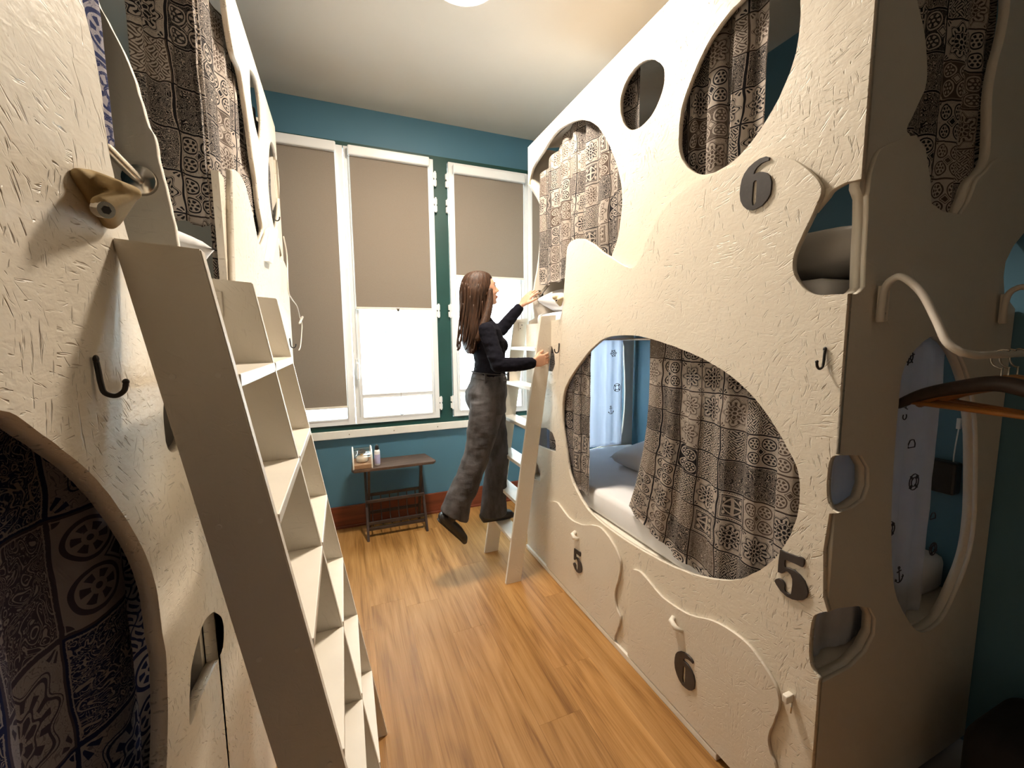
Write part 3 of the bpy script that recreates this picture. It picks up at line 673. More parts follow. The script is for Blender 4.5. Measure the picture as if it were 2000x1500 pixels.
# clothes rail bent from flat white tube, fixed to the near end
r_=thing('clothes_rail','bent white clothes rail fixed to the dark end board of the right bunk','rail',(1.6,.657,1.47))
def rail_side(x,dx): return catmull([(x,.640,1.535),(x,.640,1.575),(x,.636,1.620),(x-dx*.008,.622,1.640),(x-dx*.02,.598,1.642),(x-dx*.05,.555,1.600),(x-dx*.075,.520,1.535),(x-dx*.10,.495,1.485),(x-dx*.08,.472,1.462)],5)
part('rail_tube',tube(rail_side(1.285,0.35)+[Vector((1.30,.462,1.455)),Vector((1.90,.462,1.455))]+rail_side(1.935,0.05)[::-1],.0085,12),M_rail,r_)
for x in (1.305,1.955):
    part('bracket_plate',box((x-.022,.648,1.54),(x+.016,.6568-.012,1.625),.002),M_smooth,r_)
    screws([(x+.006,.6465,z) for z in (1.558,1.605)],.004,.004,M_black,r_)
def hanger(x,y,rz,label,dark=False):
    t=thing('coat_hanger',label,'hanger',(x,y,1.40),'wooden coat hangers on the white rail')
    R=Matrix.Rotation(rz,3,'Z'); W=lambda px,pz,py=0: Vector((x,y,1.378))+R@Vector((px,py,pz))
    pts=catmull([W(-.215,-.075),W(-.15,-.035),W(-.06,-.004),W(0,.008),W(.06,-.004),W(.15,-.035),W(.215,-.075)],6)
    part('shoulder_bar',tube(pts,[.012+.007*math.sin(PI*i/(len(pts)-1)) for i in range(len(pts))],10),M_dark if dark else M_hangerwood,t)
    part('trouser_bar',tube([W(-.19,-.062),W(.19,-.062)],.006,8),M_hangerwood,t)
    hk_=[W(0,.01),W(0,.045)]+[W(.022*math.sin(a),.066-.022*math.cos(a)) for a in [i*PI/7 for i in range(9)]]
    part('hook',tube(catmull(hk_,2),.0022,8),M_chrome,t)
hanger(1.42,.462,math.radians(78),'dark hanger at the left of the white clothes rail',True)
hanger(1.455,.462,math.radians(66),'honey-coloured hanger right behind the dark one on the white rail')
hanger(1.50,.462,math.radians(58),'honey-coloured hanger farthest right on the white clothes rail')

# ---------------------------------------------------------------- left bunks (mirror family)
XL=-.283
def brow(pts): return wave([tuple(p) for p in pts])
ba=thing('bunk_bed','nearest cream strand-board bunk at far left with a big dark oval opening','bunk bed',(-.7,0,0))
AE=[(0.718,1.954),(0.735,1.931),(0.747,1.903),(0.757,1.866),(0.762,1.83),(0.761,1.797),(0.764,1.765),(0.771,1.734),(0.778,1.702),(0.786,1.676),(0.8,1.643)]
YA1=1.0
OV=[(0.507,1.442),(0.548,1.416),(0.594,1.38),(0.635,1.343),(0.681,1.288),(0.735,1.206),(0.765,1.129),(0.77,1.049),(0.774,0.999),(0.76,0.917),(0.736,0.846)]
HL1=[(1.028,0.915),(1.074,0.859),(1.055,0.812),(0.99,0.816),(0.908,0.823),(0.842,0.82),(0.842,0.848),(0.865,0.904),(0.904,0.929),(0.959,0.942)]
HL2=[(0.865,1.4),(0.855,1.345),(0.868,1.315),(0.912,1.306),(0.965,1.321),(0.956,1.373),(0.912,1.403)]
ya=-.85
eA=brow(AE)
top=[(eA[0][0]-.02,2.15),(eA[0][0]-.12,2.40),(.45,2.52),(.30,2.45)]
a_out=[(ya,.03),(YA1+.0195,.03),(YA1+.0195,1.56),(eA[-1][0]+.02,1.565)]+eA[::-1]+catmull([(p[0],p[1],0) for p in [(eA[0][0],eA[0][1]),(.72,2.12),(.76,2.3),(.86,2.50),(YA1,2.60)]],5)[1:]+[(YA1,ZT),(ya,ZT)]
ovl=[tuple(p) for p in OV]
o2=ovl+[(.68,.72),(.56,.66),(.40,.66),(.20,.70),(.02,.80),(-.06,1.0),(.0,1.2),(.12,1.33),(.28,1.41),(.42,1.447)]
part('front_board',sheet('X',XL-.022,XL,a_out,[hole(o2,5),hole(HL1,5),hole(HL2,5)]),M_osbX,ba)
SEP=[(-0.377,2.137),(-0.367,2.096),(-0.359,2.074),(-0.346,2.042),(-0.335,2.014),(-0.327,1.987),(-0.32,1.95),(-0.311,1.9),(-0.304,1.882),(-0.301,1.844),(-0.294,1.797),(-0.288,1.746),(-0.283,1.689)]
s_=brow(SEP)
part('separator_board',sheet('Y',YA1,YA1+.018,[(XW0,.03),(XL-.024,.03),(XL-.024,1.5),(XL-.024,1.562),(XL-.002,1.563),(s_[-1][0],1.62)]+s_[::-1]+[(s_[0][0]-.06,2.45),(s_[0][0]-.2,2.6),(s_[0][0]-.3,ZT-.05),(XW0,ZT-.05)]),M_smooth,ba)
part('upper_deck',box((XW0,ya,1.50),(XL-.036,YA1,1.54)),M_cream,ba)
part('lower_deck',box((XW0,ya,.50),(XL-.036,YA1,.55)),M_cream,ba)
part('curtain_rod',tube([(XL-.075,ya,2.66),(XL-.075,YA1,2.66)],.006,8),M_chrome,ba)
g2=[(-0.329,1.797),(-0.348,1.821)]
bm=bmesh.new(); add_tube(bm,catmull([(g2[0][0],1.0,g2[0][1]),(g2[0][0]-.002,.975,g2[0][1]+.003),(g2[0][0]-.03,.91,g2[0][1]+.045),(g2[0][0]-.06,.84,g2[0][1]+.10)],6),.0085,14)
add_tube(bm,[(g2[0][0],1.0,g2[0][1]),(g2[0][0],.990,g2[0][1])],[.027,.025],24)
part('grab_bar',bm_mesh(bm,smooth=True),M_chrome,ba)
hl=[(0.667,1.697),(0.694,1.704),(0.727,1.703),(0.71,1.671),(0.728,1.659),(0.769,1.694)]
ht=[(0.682,1.687),(0.66,1.687),(0.641,1.659),(0.62,1.638)]
a_,b_,c_,d_,e_,f_=hl
hold(ba,[[((XL+.006,a_[0],a_[1]),.008),((XL+.006,b_[0],b_[1]),.009),((XL+.006,d_[0],d_[1]),.008),((XL+.006,e_[0],e_[1]),.009),((XL+.008,f_[0],f_[1]),.008),((XL+.024,c_[0],c_[1]-.004),.010)],
 [((XL+.010,b_[0],b_[1]),.008),((XL+.012,c_[0],c_[1]),.009),((XL+.044,ht[1][0],ht[1][1]),.007),((XL+.050,ht[0][0],ht[0][1]),.0085)],
 [((XL+.020,c_[0],c_[1]-.012),.012),((XL+.010,e_[0],e_[1]+.004),.009),((XL+.034,ht[2][0],ht[2][1]),.010),((XL+.050,ht[0][0],ht[0][1]),.007)]],
 M_hold,(XL+.036,ht[2][0]-.003,ht[2][1]-.006),(1,-.75,-.25),.0016,12)
hL=[(0.662,1.456)]
hook(XL,hL[0][0],hL[0][1],1,ba,.72)
# drawer of the near bunk, ajar at its end
part('drawer_front',sheet('X',XL,XL+.014,wave([(.20,.46),(.40,.44),(.60,.40),(.74,.36),(.83,.28),(.86,.20),(.85,.12),(.88,.04)])+[(.20,.04)]),M_drawer,ba)

bb=thing('bunk_bed','cream strand-board bunk behind the left ladder, reaching to the windows','bunk bed',(-.7,2,0))
YB1=2.905
BU=[(1.748,2.643),(1.767,2.578),(1.823,2.506),(1.927,2.505),(1.994,2.418),(2.039,2.327),(2.071,2.245),(2.111,2.178),(2.14,2.073),(2.194,1.99),(2.061,1.908)]
BF=[(1.435,1.658),(1.509,1.878),(1.553,2.01),(1.565,2.025),(1.588,2.035),(1.671,2.047),(1.74,2.041),(1.782,2.016),(1.841,1.976),(1.897,1.916),(1.938,1.884),(2.038,1.901),(2.153,1.96),(2.248,2.015),(2.39,2.052),(2.496,2.057),(2.572,2.019)]
B1=[(2.159,2.645),(2.325,2.685),(2.402,2.617),(2.404,2.521),(2.319,2.416),(2.261,2.401),(2.168,2.437),(2.118,2.506),(2.129,2.592)]
B2=[(2.676,2.57),(2.837,2.596),(2.931,2.532),(2.94,2.418),(2.824,2.23),(2.641,2.103),(2.539,2.12),(2.477,2.203),(2.472,2.3),(2.55,2.44)]
B3=[(2.608,2.051),(2.671,2.054),(2.647,1.967),(2.644,1.92),(2.565,1.925),(2.565,2.005)]
bu=brow(BU)
bu_out=[(YA1+.02,ZT),(YB1,ZT),(YB1,1.7),(1.75,1.7),(bu[-1][0],bu[-1][1])]+bu[::-1]+catmull([(p[0],p[1],0) for p in [(bu[0][0],bu[0][1]),(bu[0][0]-.06,bu[0][1]+.09),(1.18,2.60),(YA1+.02,2.62)]],4)[1:]
part('upper_board',sheet('X',XL-.036,XL-.018,bu_out,[hole(B1,5),hole(B2,5)]),M_osbX,bb)
bf=brow(BF)
by0=bf[2][0]
bf_out=[(1.0196,.03),(1.0196,1.55),(1.36,1.56),(by0-.002,1.60)]+bf[6:]+[(YB1-.25,1.97),(YB1,1.93),(YB1,1.5),(YB1-.008,1.42),(YB1+.004,1.3),(YB1,.03)]
part('lower_board',sheet('X',XL-.018,XL,bf_out,[wob(B3)]),M_osbX,bb)
part('edge_batten',box((XL-.037,by0+.001,1.56),(XL-.0182,by0+.06,1.985)),M_osbY,bb)
nt=[(2.249,2.018),(2.425,2.055),(2.142,1.841),(2.021,1.831)]
part('wave_lip',prism([(XL,p[0],p[1]) for p in nt],[(XL+.018,p[0],p[1]) for p in nt],.002),M_cream,bb)
part('far_end_board',box((XW0,YB1-.018,.03),(XL-.037,YB1,ZT+.03)),M_smooth,bb)
part('upper_deck',box((XW0,YA1+.02,1.50),(XL-.038,YB1-.02,1.54)),M_cream,bb)
part('curtain_rod',tube([(XL-.10,YA1+.03,2.66),(XL-.10,YB1-.02,2.66)],.006,8),M_chrome,bb)
hb=[(2.393,2.111),(2.761,1.466)]
hook(XL,hb[0][0],hb[0][1],1,bb,.7); hook(XL,hb[1][0]-.02,hb[1][1]+.02,1,bb,.8)
cb=[(2.507,2.041),(2.592,1.959),(2.534,1.773),(2.658,1.739),(2.924,1.716),(3.05,1.66),(3.165,1.619),(3.085,1.555),(2.924,1.47),(2.783,1.447)]
cbl=thing('cable','thin cream cable with plug dangling at the window end of the left bunk','cable',(-.25,2.85,1.6))
part('cord',tube(catmull([(XL+.03+.0015*i,p[0],p[1]) for i,p in enumerate(cb)],4),.0032,8),M_cream,cbl)
pg=[(2.979,1.612),(3.165,1.663)]
part('plug',tube([(XL+.04,pg[0][0],pg[0][1]),(XL+.045,pg[1][0],pg[1][1])],[.006,.008],10),M_cream,cbl)

# ---------------------------------------------------------------- ladders
ZR=[.284,.517,.743,.977,1.213,1.450]
def ladder(name,label,y_st,xb,slope,sgn,side_mat,ht=1.635,plates=()):
    """plank ladder leaning on a bunk: wide stiles, flat treads. xb = foot of the corridor edge"""
    t=thing(name,label,'ladder',(xb,sum(y_st)/len(y_st),0),'cream plank ladders leaning on the bunks')
    xf=lambda z: xb+slope*z
    w_=.100; th=.02
    for i,y in enumerate(y_st):
        lo=[(xf(0),y,0),(xf(0)+sgn*w_,y,0),(xf(ht)+sgn*w_,y,ht+.008),(xf(ht),y,ht)]
        hi=[(p[0],p[1]+th,p[2]) for p in lo]
        part('stile',prism(lo,hi,.0018),side_mat,t)
        screws([(xf(z)+sgn*dx,y-.0004,z) for z in ZR for dx in (.022,.078)],.0042,.002,M_cream,t)
    for i in range(len(y_st)-1):
        for z in ZR:
            x1,x2=sorted((xf(z)-sgn*.003,xf(z)+sgn*(w_-.002)))
            part('tread',box((x1,y_st[i]+th,z-.022),(x2,y_st[i+1],z),.002),M_cream,t)
    for (x,y,z) in plates:
        q=part('bracket_plate',box((x-.018,y-.005,z-.028),(x+.018,y,z+.028),.002),side_mat,t)
        screws([(x+.006,y-.0055,z+.012),(x-.006,y-.0055,z-.012)],.0035,.002,M_black,q)
    return t
ladder('ladder','tall double-width cream ladder with three stiles in the left foreground',[.747,1.128,1.512],.089,-.1670,-1,M_smooth,plates=[(-.262,1.128,1.585)])
ladder('ladder','cream ladder the woman stands on, against the right bunk',[2.245,2.655],.862,.149,1,M_smooth,plates=[(1.15,2.655,1.585)])
# ---------------------------------------------------------------- bedding
tag(part('mattress',slab((XF+.062,YE+.09,.551),(XW1-.02,2.585,.69),1),M_sheet,None),'white mattress seen through the large oval with curtains, right bunk below','mattress')
tag(part('mattress',slab((XF+.06,YE+.09,1.566),(XW1-.02,2.585,1.665),2),M_sheet,None),'white mattress on the upper level of the right bunk','mattress')
tag(part('mattress',slab((XW0+.02,YA1+.04,1.541),(XL-.045,YB1-.03,1.63),3),M_sheet,None),'white mattress on the upper level of the bunk behind the left ladder','mattress')
tag(part('pillow',cushion((1.80,1.90,.765),(.40,.62,.17),.15,0,-.12,1),M_sheet,None),'white pillow on the lower bed of the right bunk, half behind the curtain','pillow','white pillows')
tag(part('pillow',cushion((1.58,.92,1.76),(.60,.44,.17),.1,0,.0,2),M_pillow,None),'pale pillow in the corner opening beside the upper 6','pillow','white pillows')
tag(part('folded_duvet',cushion((1.42,2.36,1.735),(.36,.40,.18),.3,.1,0,5,.8),M_sheet,None),'rumpled white duvet at the top of the ladder by the steel grab bar','duvet')
tag(part('pillow',cushion((-.60,1.42,1.73),(.52,.50,.20),.3,0,0,3,.8),M_sheet,None),'rumpled white pillow behind the top of the left ladder','pillow','white pillows')

# ---------------------------------------------------------------- curtains
g='printed curtains of the bunks'
curtain([(1.238,2.535),(1.242,2.2),(1.238,1.85),(1.242,1.57)],2.655,1.865,7,.018,M_curt,'curtain','patterned curtain in the upper opening nearest the windows, right bunk',g,1,gather=.8,zt_f=lambda t:2.53+.20*min(1,t*1.9),zb_f=lambda t:1.85 if t<.4 else 1.72,uvs=1.0)
curtain([(1.242,1.40),(1.246,1.2),(1.238,.972)],2.735,1.70,4,.026,M_curt,'curtain','patterned curtain in the tall oval above the upper 6',g,2,gather=.9)
curtain([(1.213,2.34),(1.213,2.1),(1.214,1.868)],1.50,.645,4.5,.014,M_curt,'curtain','patterned curtain gathered at the left of the large lower oval',g,3,gather=.8)
c5=curtain([(1.213,1.42),(1.213,1.15),(1.213,.90),(1.213,.71)],1.50,.60,6,.014,M_curt,'curtain','patterned curtain with medallions at the right of the large lower oval',g,4,gather=.6,flare=.1,nz=40)
# pull the free lower corner of that curtain towards the far side
me=c5.data
for v in me.vertices:
    k=max(0,(1.30-v.co.z)/.6); s=max(0,(v.co.y-1.0)/.4)
    v.co.y+=.085*k*k*s; v.co.z+=.085*k*s*s
curtain([(-.452,1.40),(-.41,1.43),(-.37,1.45),(-.325,1.47)],2.62,1.83,2.2,.010,M_curt,'curtain','pale patterned curtain bunched above the top of the left ladder',g,5,gather=.9)
curtain([(XL-.05,1.455),(XL-.06,1.7),(XL-.055,2.0),(XL-.06,2.4)],2.62,1.66,6,.018,M_curt,'curtain','patterned curtain behind the edge of the left bunk next to the windows',g,6,gather=.9)
curtain([(XL-.06,2.42),(XL-.06,2.86)],2.62,1.66,3,.014,plain('grey_marl_cloth',(.20,.19,.19),.9,0,.5,90),'curtain','grey cloth behind the two small ovals of the left bunk',None,7,gather=.9)
curtain([(XL-.044,.30),(XL-.044,.60),(XL-.044,.908)],2.62,1.82,4,.008,M_curtB,'curtain','blue patterned curtain strip at the upper far-left opening',g,8,gather=.9)
curtain([(XL-.085,-.20),(XL-.08,.2),(XL-.09,.55),(XL-.08,.96)],1.485,.56,5,.022,M_curtB,'curtain','dark blue patterned curtain filling the big oval at lower left',g,9,gather=.8,flare=.2)
curtain([(1.30,.73),(1.34,1.0)],2.62,1.70,2,.015,M_curt,'curtain','patterned curtain dimly seen in the top hole of the dark end board',g,10) if False else None
curtain([(1.47,.722),(1.66,.715),(1.90,.722)],2.62,1.72,4,.014,M_curt,'curtain','patterned curtain in the unlit top hole of the dark end board',g,11,gather=.9)
n1=curtain([(1.215,.722),(1.55,.715),(1.815,.722)],1.49,.56,4,.012,M_naut,'curtain','thin white nautical curtain behind the lower hole of the dark end board','nautical curtains',12,gather=.9)
n2=curtain([(1.30,2.556),(1.60,2.56),(1.93,2.556)],1.50,.70,6,.012,M_sheer,'curtain','sunlit white curtain with an anchor print at the far end of the lower bed','nautical curtains',13,gather=.9)
# flat prints on the two nautical curtains
def motif(bm,kind,c,s,y,rot=0,wd=.0016):
    def P(a,b):
        a,b=a*math.cos(rot)-b*math.sin(rot),a*math.sin(rot)+b*math.cos(rot); return (c[0]+a*s,y,c[1]+b*s)
    def st(pts,w=wd): add_tube(bm,[P(*p) for p in pts],w,5)
    circ=lambda r,n=18,a0=0,a1=2*PI,cx=0,cy=0:[(cx+r*math.cos(a0+(a1-a0)*i/n),cy+r*math.sin(a0+(a1-a0)*i/n)) for i in range(n+1)]
    if kind=='wheel':
        st(circ(.7)); st(circ(.22))
        for i in range(6): a=i*PI/3; st([(.22*math.cos(a),.22*math.sin(a)),(math.cos(a),math.sin(a))])
    if kind=='buoy':
        st(circ(1)); st(circ(.55))
        for i in range(4): a=i*PI/2+.78; st([(.55*math.cos(a),.55*math.sin(a)),(1.05*math.cos(a),1.05*math.sin(a))],wd*2)
    if kind=='anchor':
        st([(0,.9),(0,-.8)]); st(circ(.16,10,cy=1.05)); st([(-.4,.6),(.4,.6)]); st(circ(.7,12,PI*1.05,PI*1.95,0,-.1)); st([(-.7,-.1),(-.8,-.35),(-.5,-.3)]); st([(.7,-.1),(.8,-.35),(.5,-.3)])
    if kind=='C': st(circ(.6,10,.9,5.4))
    if kind=='A': st([(-.5,-.7),(0,.7),(.5,-.7)]); st([(-.25,-.1),(.25,-.1)])
    if kind=='D': st([(-.45,-.7),(-.45,.7),(.0,.7),(.45,.4),(.5,0),(.45,-.4),(0,-.7),(-.45,-.7)])
nm=[(1.567,1.437),(1.571,1.256),(1.591,1.179),(1.624,1.166),(1.657,1.039),(1.548,0.903),(1.625,0.731),(1.793,0.903),(1.815,0.783),(1.512,1.12)]
for k_,p,s,r in (('wheel',nm[0],.026,.3),('C',nm[1],.016,1.57),('A',nm[1],.016,1.57),('D',nm[3],.026,1.57),('buoy',nm[4],.026,0),('buoy',nm[5],.024,0),('anchor',nm[6],.028,.2),('D',nm[7],.022,1.57),('buoy',nm[8],.022,.4),('anchor',nm[9],.016,2)):
    q=(p[0],p[1]+(.03 if k_=='A' else 0)); bm=bmesh.new(); motif(bm,k_,q,s,.700,r); part('printed_motif',bm_mesh(bm),M_ink,n1)
for k_,p in (('anchor',[(1.824,0.967)][0]),('buoy',[(1.875,1.137)][0]),('wheel',[(1.838,1.391)][0])):
    bm=bmesh.new(); motif(bm,k_,p,.03,2.538,.1,.002); part('printed_motif',bm_mesh(bm),M_ink,n2)
# cable and black box inside the right bunk
bx=[(2.674,0.91),(2.883,0.713)]
tag(part('socket_box',box((XW1-.05,.74,.92),(XW1-.001,.90,1.04),.008),M_black,None),'black box on the inner wall of the right bunk, lower hole','box')
t=thing('cable','thin white cable hanging inside the lower hole of the dark end board','cable',(2.0,.74,1.0))
cp=[(2.06,1.161),(2.049,1.034),(2.098,0.969),(2.141,0.904),(2.133,0.835),(2.163,0.727),(2.184,0.661),(2.153,0.626)]
part('cord',tube(catmull([(p[0],.76,p[1]) for p in cp],4),.0022,8),M_white,t)
part('plug',box((cp[0][0]-.006,.754,cp[0][1]),(cp[0][0]+.006,.766,cp[0][1]+.04),.002),M_white,t)
# black bag on the floor, bottom right
bg=thing('bag','black bag in the darkness at the bottom right corner','bag',(1.86,.36,0))
bm=bmesh.new(); add_box(bm,(1.66,.18,0),(2.04,.56,.36),.09); 
part('bag_body',remesh(bm,.012,6),M_cloth_bag,bg)
part('bag_handle',tube(catmull([(1.80,.38,.35),(1.80,.38,.42),(1.86,.38,.45),(1.92,.38,.42),(1.92,.38,.35)],5),.010,8),M_cloth_bag,bg)

# ---------------------------------------------------------------- side table
tb=thing('side_table','small dark folding wooden table with a magazine rack under the window','table',(.33,3.28,0))
TZ=.555
top=prism([(.035,3.165,TZ-.02),(.62,3.165,TZ-.02),(.645,3.20,TZ-.02),(.60,3.43,TZ-.02),(.03,3.44,TZ-.02),(.02,3.20,TZ-.02)],[(.035,3.165,TZ),(.62,3.165,TZ),(.645,3.20,TZ),(.60,3.43,TZ),(.03,3.44,TZ),(.02,3.20,TZ)],.003)
def tabtop():
    n=N('worn_stained_pine'); p=n.pos(); g_=n.noise(n.mapping(p,scale=(3,22,1)),2,5,.6,1.2)
    n.bump(g_,.2,.002); return n.out(n.ramp(g_,[(.3,(.035,.02,.014)),(.55,(.10,.06,.04)),(.75,(.17,.11,.08))]),.4)
part('tabletop',top,tabtop(),tb)
for x in (.105,.545):
    sx=1 if x<.3 else -1
    for (y0,y1) in ((3.17,3.40),(3.43,3.20)):
        a=Vector((x+.0*sx,y0,0)); b=Vector((x+.006*sx,y1,TZ-.02)); d=(b-a).normalized(); s=Vector((0,1,0))*.017; xx=Vector((.009 if y0<3.3 else .0,0,0)); off=Vector((sx*(0 if y0<3.3 else .02),0,0))
        lo=[a-s+off,a+s+off,b+s+off,b-s+off]; hi=[p+Vector((.018,0,0)) for p in lo]
        part('leg',prism(lo,hi,.002),M_dark,tb)
for (y,z,nm_) in ((3.245,.275,'rack_rail'),(3.37,.285,'rack_rail'),(3.215,.115,'rack_rail'),(3.395,.13,'rack_rail'),(3.22,.068,'rack_rail')):
    part(nm_,box((.112,y-.008,z-.012),(.55,y+.008,z+.012),.003),M_dark,tb)
for k in range(6):
    x=.16+k*.068
    part('rack_bar',tube(catmull([(x,3.37,.28),(x,3.378,.19),(x,3.36,.10),(x,3.30,.075),(x,3.23,.085),(x,3.222,.11)],4),.0045,6),M_dark,tb)
# acrylic tidy with a perfume-like bottle, and a lotion bottle
ob=thing('acrylic_organiser','clear curved acrylic holder at the left end of the dark side table','organiser',(.10,3.27,TZ))
for x in (.035,.165):
    part('side_rib',tube(catmull([(x,3.175,TZ+.004),(x,3.172,TZ+.07),(x,3.20,TZ+.125),(x,3.27,TZ+.145),(x,3.35,TZ+.125),(x,3.385,TZ+.06),(x,3.385,TZ+.004)],5),.0055,8),M_cream,ob)
bm=bmesh.new(); pr_=catmull([(0,3.385,TZ+.002),(0,3.385,TZ+.06),(0,3.35,TZ+.12),(0,3.27,TZ+.14),(0,3.20,TZ+.12),(0,3.18,TZ+.09)],5)
vs_=[[bm.verts.new((x,p[1],p[2])) for p in pr_] for x in (.036,.164)]
for i in range(len(pr_)-1): bm.faces.new((vs_[0][i],vs_[0][i+1],vs_[1][i+1],vs_[1][i]))
bmesh.ops.solidify(bm,geom=list(bm.faces),thickness=.002)
part('curved_lid',bm_mesh(bm,smooth=True),M_acryl,ob)
part('tray',box((.036,3.18,TZ+.001),(.164,3.38,TZ+.035),.004),plain('kraft_card',(.30,.17,.09),.7,0,.1,14),ob)
pf=thing('bottle','squat cream bottle with a gold neck and black rounded top inside the acrylic holder','bottle',(.10,3.27,TZ+.036))
part('bottle_body',lathe((.10,3.265,TZ+.036),[(.034,0),(.042,.006),(.043,.03),(.036,.042),(.014,.05)],28),plain('cream_glass',(.75,.66,.54),.25),pf)
part('neck',lathe((.10,3.265,TZ+.084),[(.012,0),(.013,.012),(.010,.016)],16),M_gold,pf)
bm=bmesh.new()
for dx,dy,dz,r in ((0,0,.118,.026),(-.022,.0,.112,.018),(.022,.0,.112,.018)): add_ball(bm,(.10+dx,3.265+dy,TZ+dz-.002),(r,r*.8,r*.75),16)
part('cap',remesh(bm,.003,3),M_black,pf)
lo_=thing('lotion_bottle','slim white and lilac bottle with a black cap on the side table','bottle',(.205,3.25,TZ))
part('bottle_body',lathe((.208,3.25,TZ),[(.018,0),(.021,.004),(.021,.105),(.017,.118),(.009,.122)],24),M_bottleW,lo_)
part('paper_label',lathe((.208,3.25,TZ+.014),[(.0213,0),(.0216,.001),(.0216,.07),(.0213,.071)],24),M_bottleL,lo_)
part('cap',lathe((.208,3.25,TZ+.120),[(.014,0),(.015,.002),(.013,.028),(.007,.036),(.004,.04)],20),M_black,lo_)
# ---------------------------------------------------------------- the woman on the ladder
pw_=thing('person','woman with long brown hair, black top and charcoal wide jeans climbing the right ladder','person',(.85,2.45,.28))
V=Vector
def add_loft(bm,rings,seg=28,cap=True):
    """rings: (centre, x-radius, y-radius[, tilt about Y])"""
    R=[]
    for q in rings:
        c,rx,ry=V(q[0]),q[1],q[2]; ti=q[3] if len(q)>3 else 0
        ring=[]
        for k in range(seg):
            a=2*PI*k/seg; x=rx*math.cos(a); y=ry*math.sin(a)
            ring.append(bm.verts.new(c+V((x*math.cos(ti),y,-x*math.sin(ti)))))
        R.append(ring)
    for i in range(len(R)-1):
        for k in range(seg): bm.faces.new((R[i][k],R[i][(k+1)%seg],R[i+1][(k+1)%seg],R[i+1][k]))
    if cap: bm.faces.new(R[0][::-1]); bm.faces.new(R[-1])
def limb(bm,pts,rad,n=6,seg=16):
    P=catmull(pts,n); L=len(P)-1; R=[]
    for i in range(len(P)):
        t=i/L*(len(rad)-1); k=min(int(t),len(rad)-2); R.append(rad[k]+(rad[k+1]-rad[k])*(t-k))
    add_tube(bm,P,R,seg); add_ball(bm,P[0],R[0],seg); add_ball(bm,P[-1],R[-1],seg)
def add_hand(bm,w,d,n,s,curl,thumb=(.55,.2),spread=.08,k=1.0):
    d=V(d).normalized(); n=(V(n)-d*V(n).dot(d)).normalized(); s=(V(s)-d*V(s).dot(d)-n*V(s).dot(n)).normalized(); w=V(w)
    add_tube(bm,[w-d*.02,w+d*.012],[.021*k,.020*k],12); add_ball(bm,w,.0215*k,12)
    q=bmesh.new()
    for a,b,r in ((.018,-.020,.012),(.018,.020,.013),(.048,-.029,.0105),(.045,.031,.0115),(.080,-.026,.0095),(.086,-.009,.010),(.086,.010,.010),(.082,.027,.0098)):
        add_ball(q,w+d*a*k+s*b*k,r*k,10)
    bmesh.ops.convex_hull(q,input=list(q.verts))
    me=bpy.data.meshes.new('h'); q.to_mesh(me); q.free(); bm.from_mesh(me); bpy.data.meshes.remove(me)
    for i,(off,ln) in enumerate(((.028,.070),(.010,.078),(-.009,.073),(-.026,.057))):
        p=w+d*.078*k+s*off*k; a=0; fd=(d+s*spread*(1.3-i)).normalized(); pts=[p-fd*.02]; 
        pts.append(p.copy())
        for j,fr in enumerate((.44,.31,.25)):
            a+=curl[j]*(1+.08*i); dr=fd*math.cos(a)+n*math.sin(a); p=p+dr*ln*fr*k; pts.append(p.copy())
        add_tube(bm,catmull(pts,3),[.0083*k+(.0062-.0083)*k*t/12 for t in range(13)],10); add_ball(bm,pts[-1],.0062*k,10)
        for t in pts[1:4]: add_ball(bm,t,.0086*k,8)
    b=w+d*.028*k+s*.026*k; t1=(s*thumb[0]+d*.75+n*thumb[1]).normalized(); t2=(s*thumb[0]*.4+d*.9+n*(thumb[1]+.15)).normalized()
    pts=[b-t1*.018*k,b,b+t1*.034*k,b+t1*.034*k+t2*.030*k,b+t1*.034*k+t2*.050*k]
    add_tube(bm,catmull(pts,3),[(.0128-.0050*t/12)*k for t in range(13)],10); add_ball(bm,pts[-1],.0078*k,10)
SR,ER,WRr=(.788,2.318,1.552),(.822,2.222,1.352),(1.036,2.212,1.362)
SL,EL,WL=(.845,2.600,1.565),(.985,2.615,1.560),(1.122,2.590,1.722)
HC_=V((.803,2.45,1.795))
bm=bmesh.new()
# head (face towards +X, chin lifted a little)
tilt=Matrix.Rotation(math.radians(-10),3,'Y'); hp_=lambda x,y,z:HC_+tilt@V((x,y,z))
add_ball(bm,hp_(-.004,0,.012),(.094,.074,.090),32,tilt)
q=bmesh.new()
for p,r in (((.052,0,.030),(.034,.054,.050)),((.050,.030,-.022),.028),((.050,-.030,-.022),.028),((.060,0,-.080),(.020,.020,.014)),((.010,.050,-.050),.018),((.010,-.050,-.050),.018),((.064,0,-.040),(.022,.028,.030))):
    add_ball(q,hp_(*p),r,14,tilt)
bmesh.ops.convex_hull(q,input=list(q.verts)); me=bpy.data.meshes.new('h'); q.to_mesh(me); q.free(); bm.from_mesh(me); bpy.data.meshes.remove(me)
q=bmesh.new()
for p,r in (((.082,0,.026),.007),((.106,0,-.014),.0085),((.090,.013,-.020),.0065),((.090,-.013,-.020),.0065)): add_ball(q,hp_(*p),r,10)
bmesh.ops.convex_hull(q,input=list(q.verts)); me=bpy.data.meshes.new('h'); q.to_mesh(me); q.free(); bm.from_mesh(me); bpy.data.meshes.remove(me)
for sy in (1,-1):
    add_ball(bm,hp_(.078,sy*.030,.032),(.010,.020,.006),12,tilt)
    add_ball(bm,hp_(-.006,sy*.074,-.006),(.017,.007,.029),14,tilt)
    add_ball(bm,hp_(.068,sy*.034,-.022),.017,12)
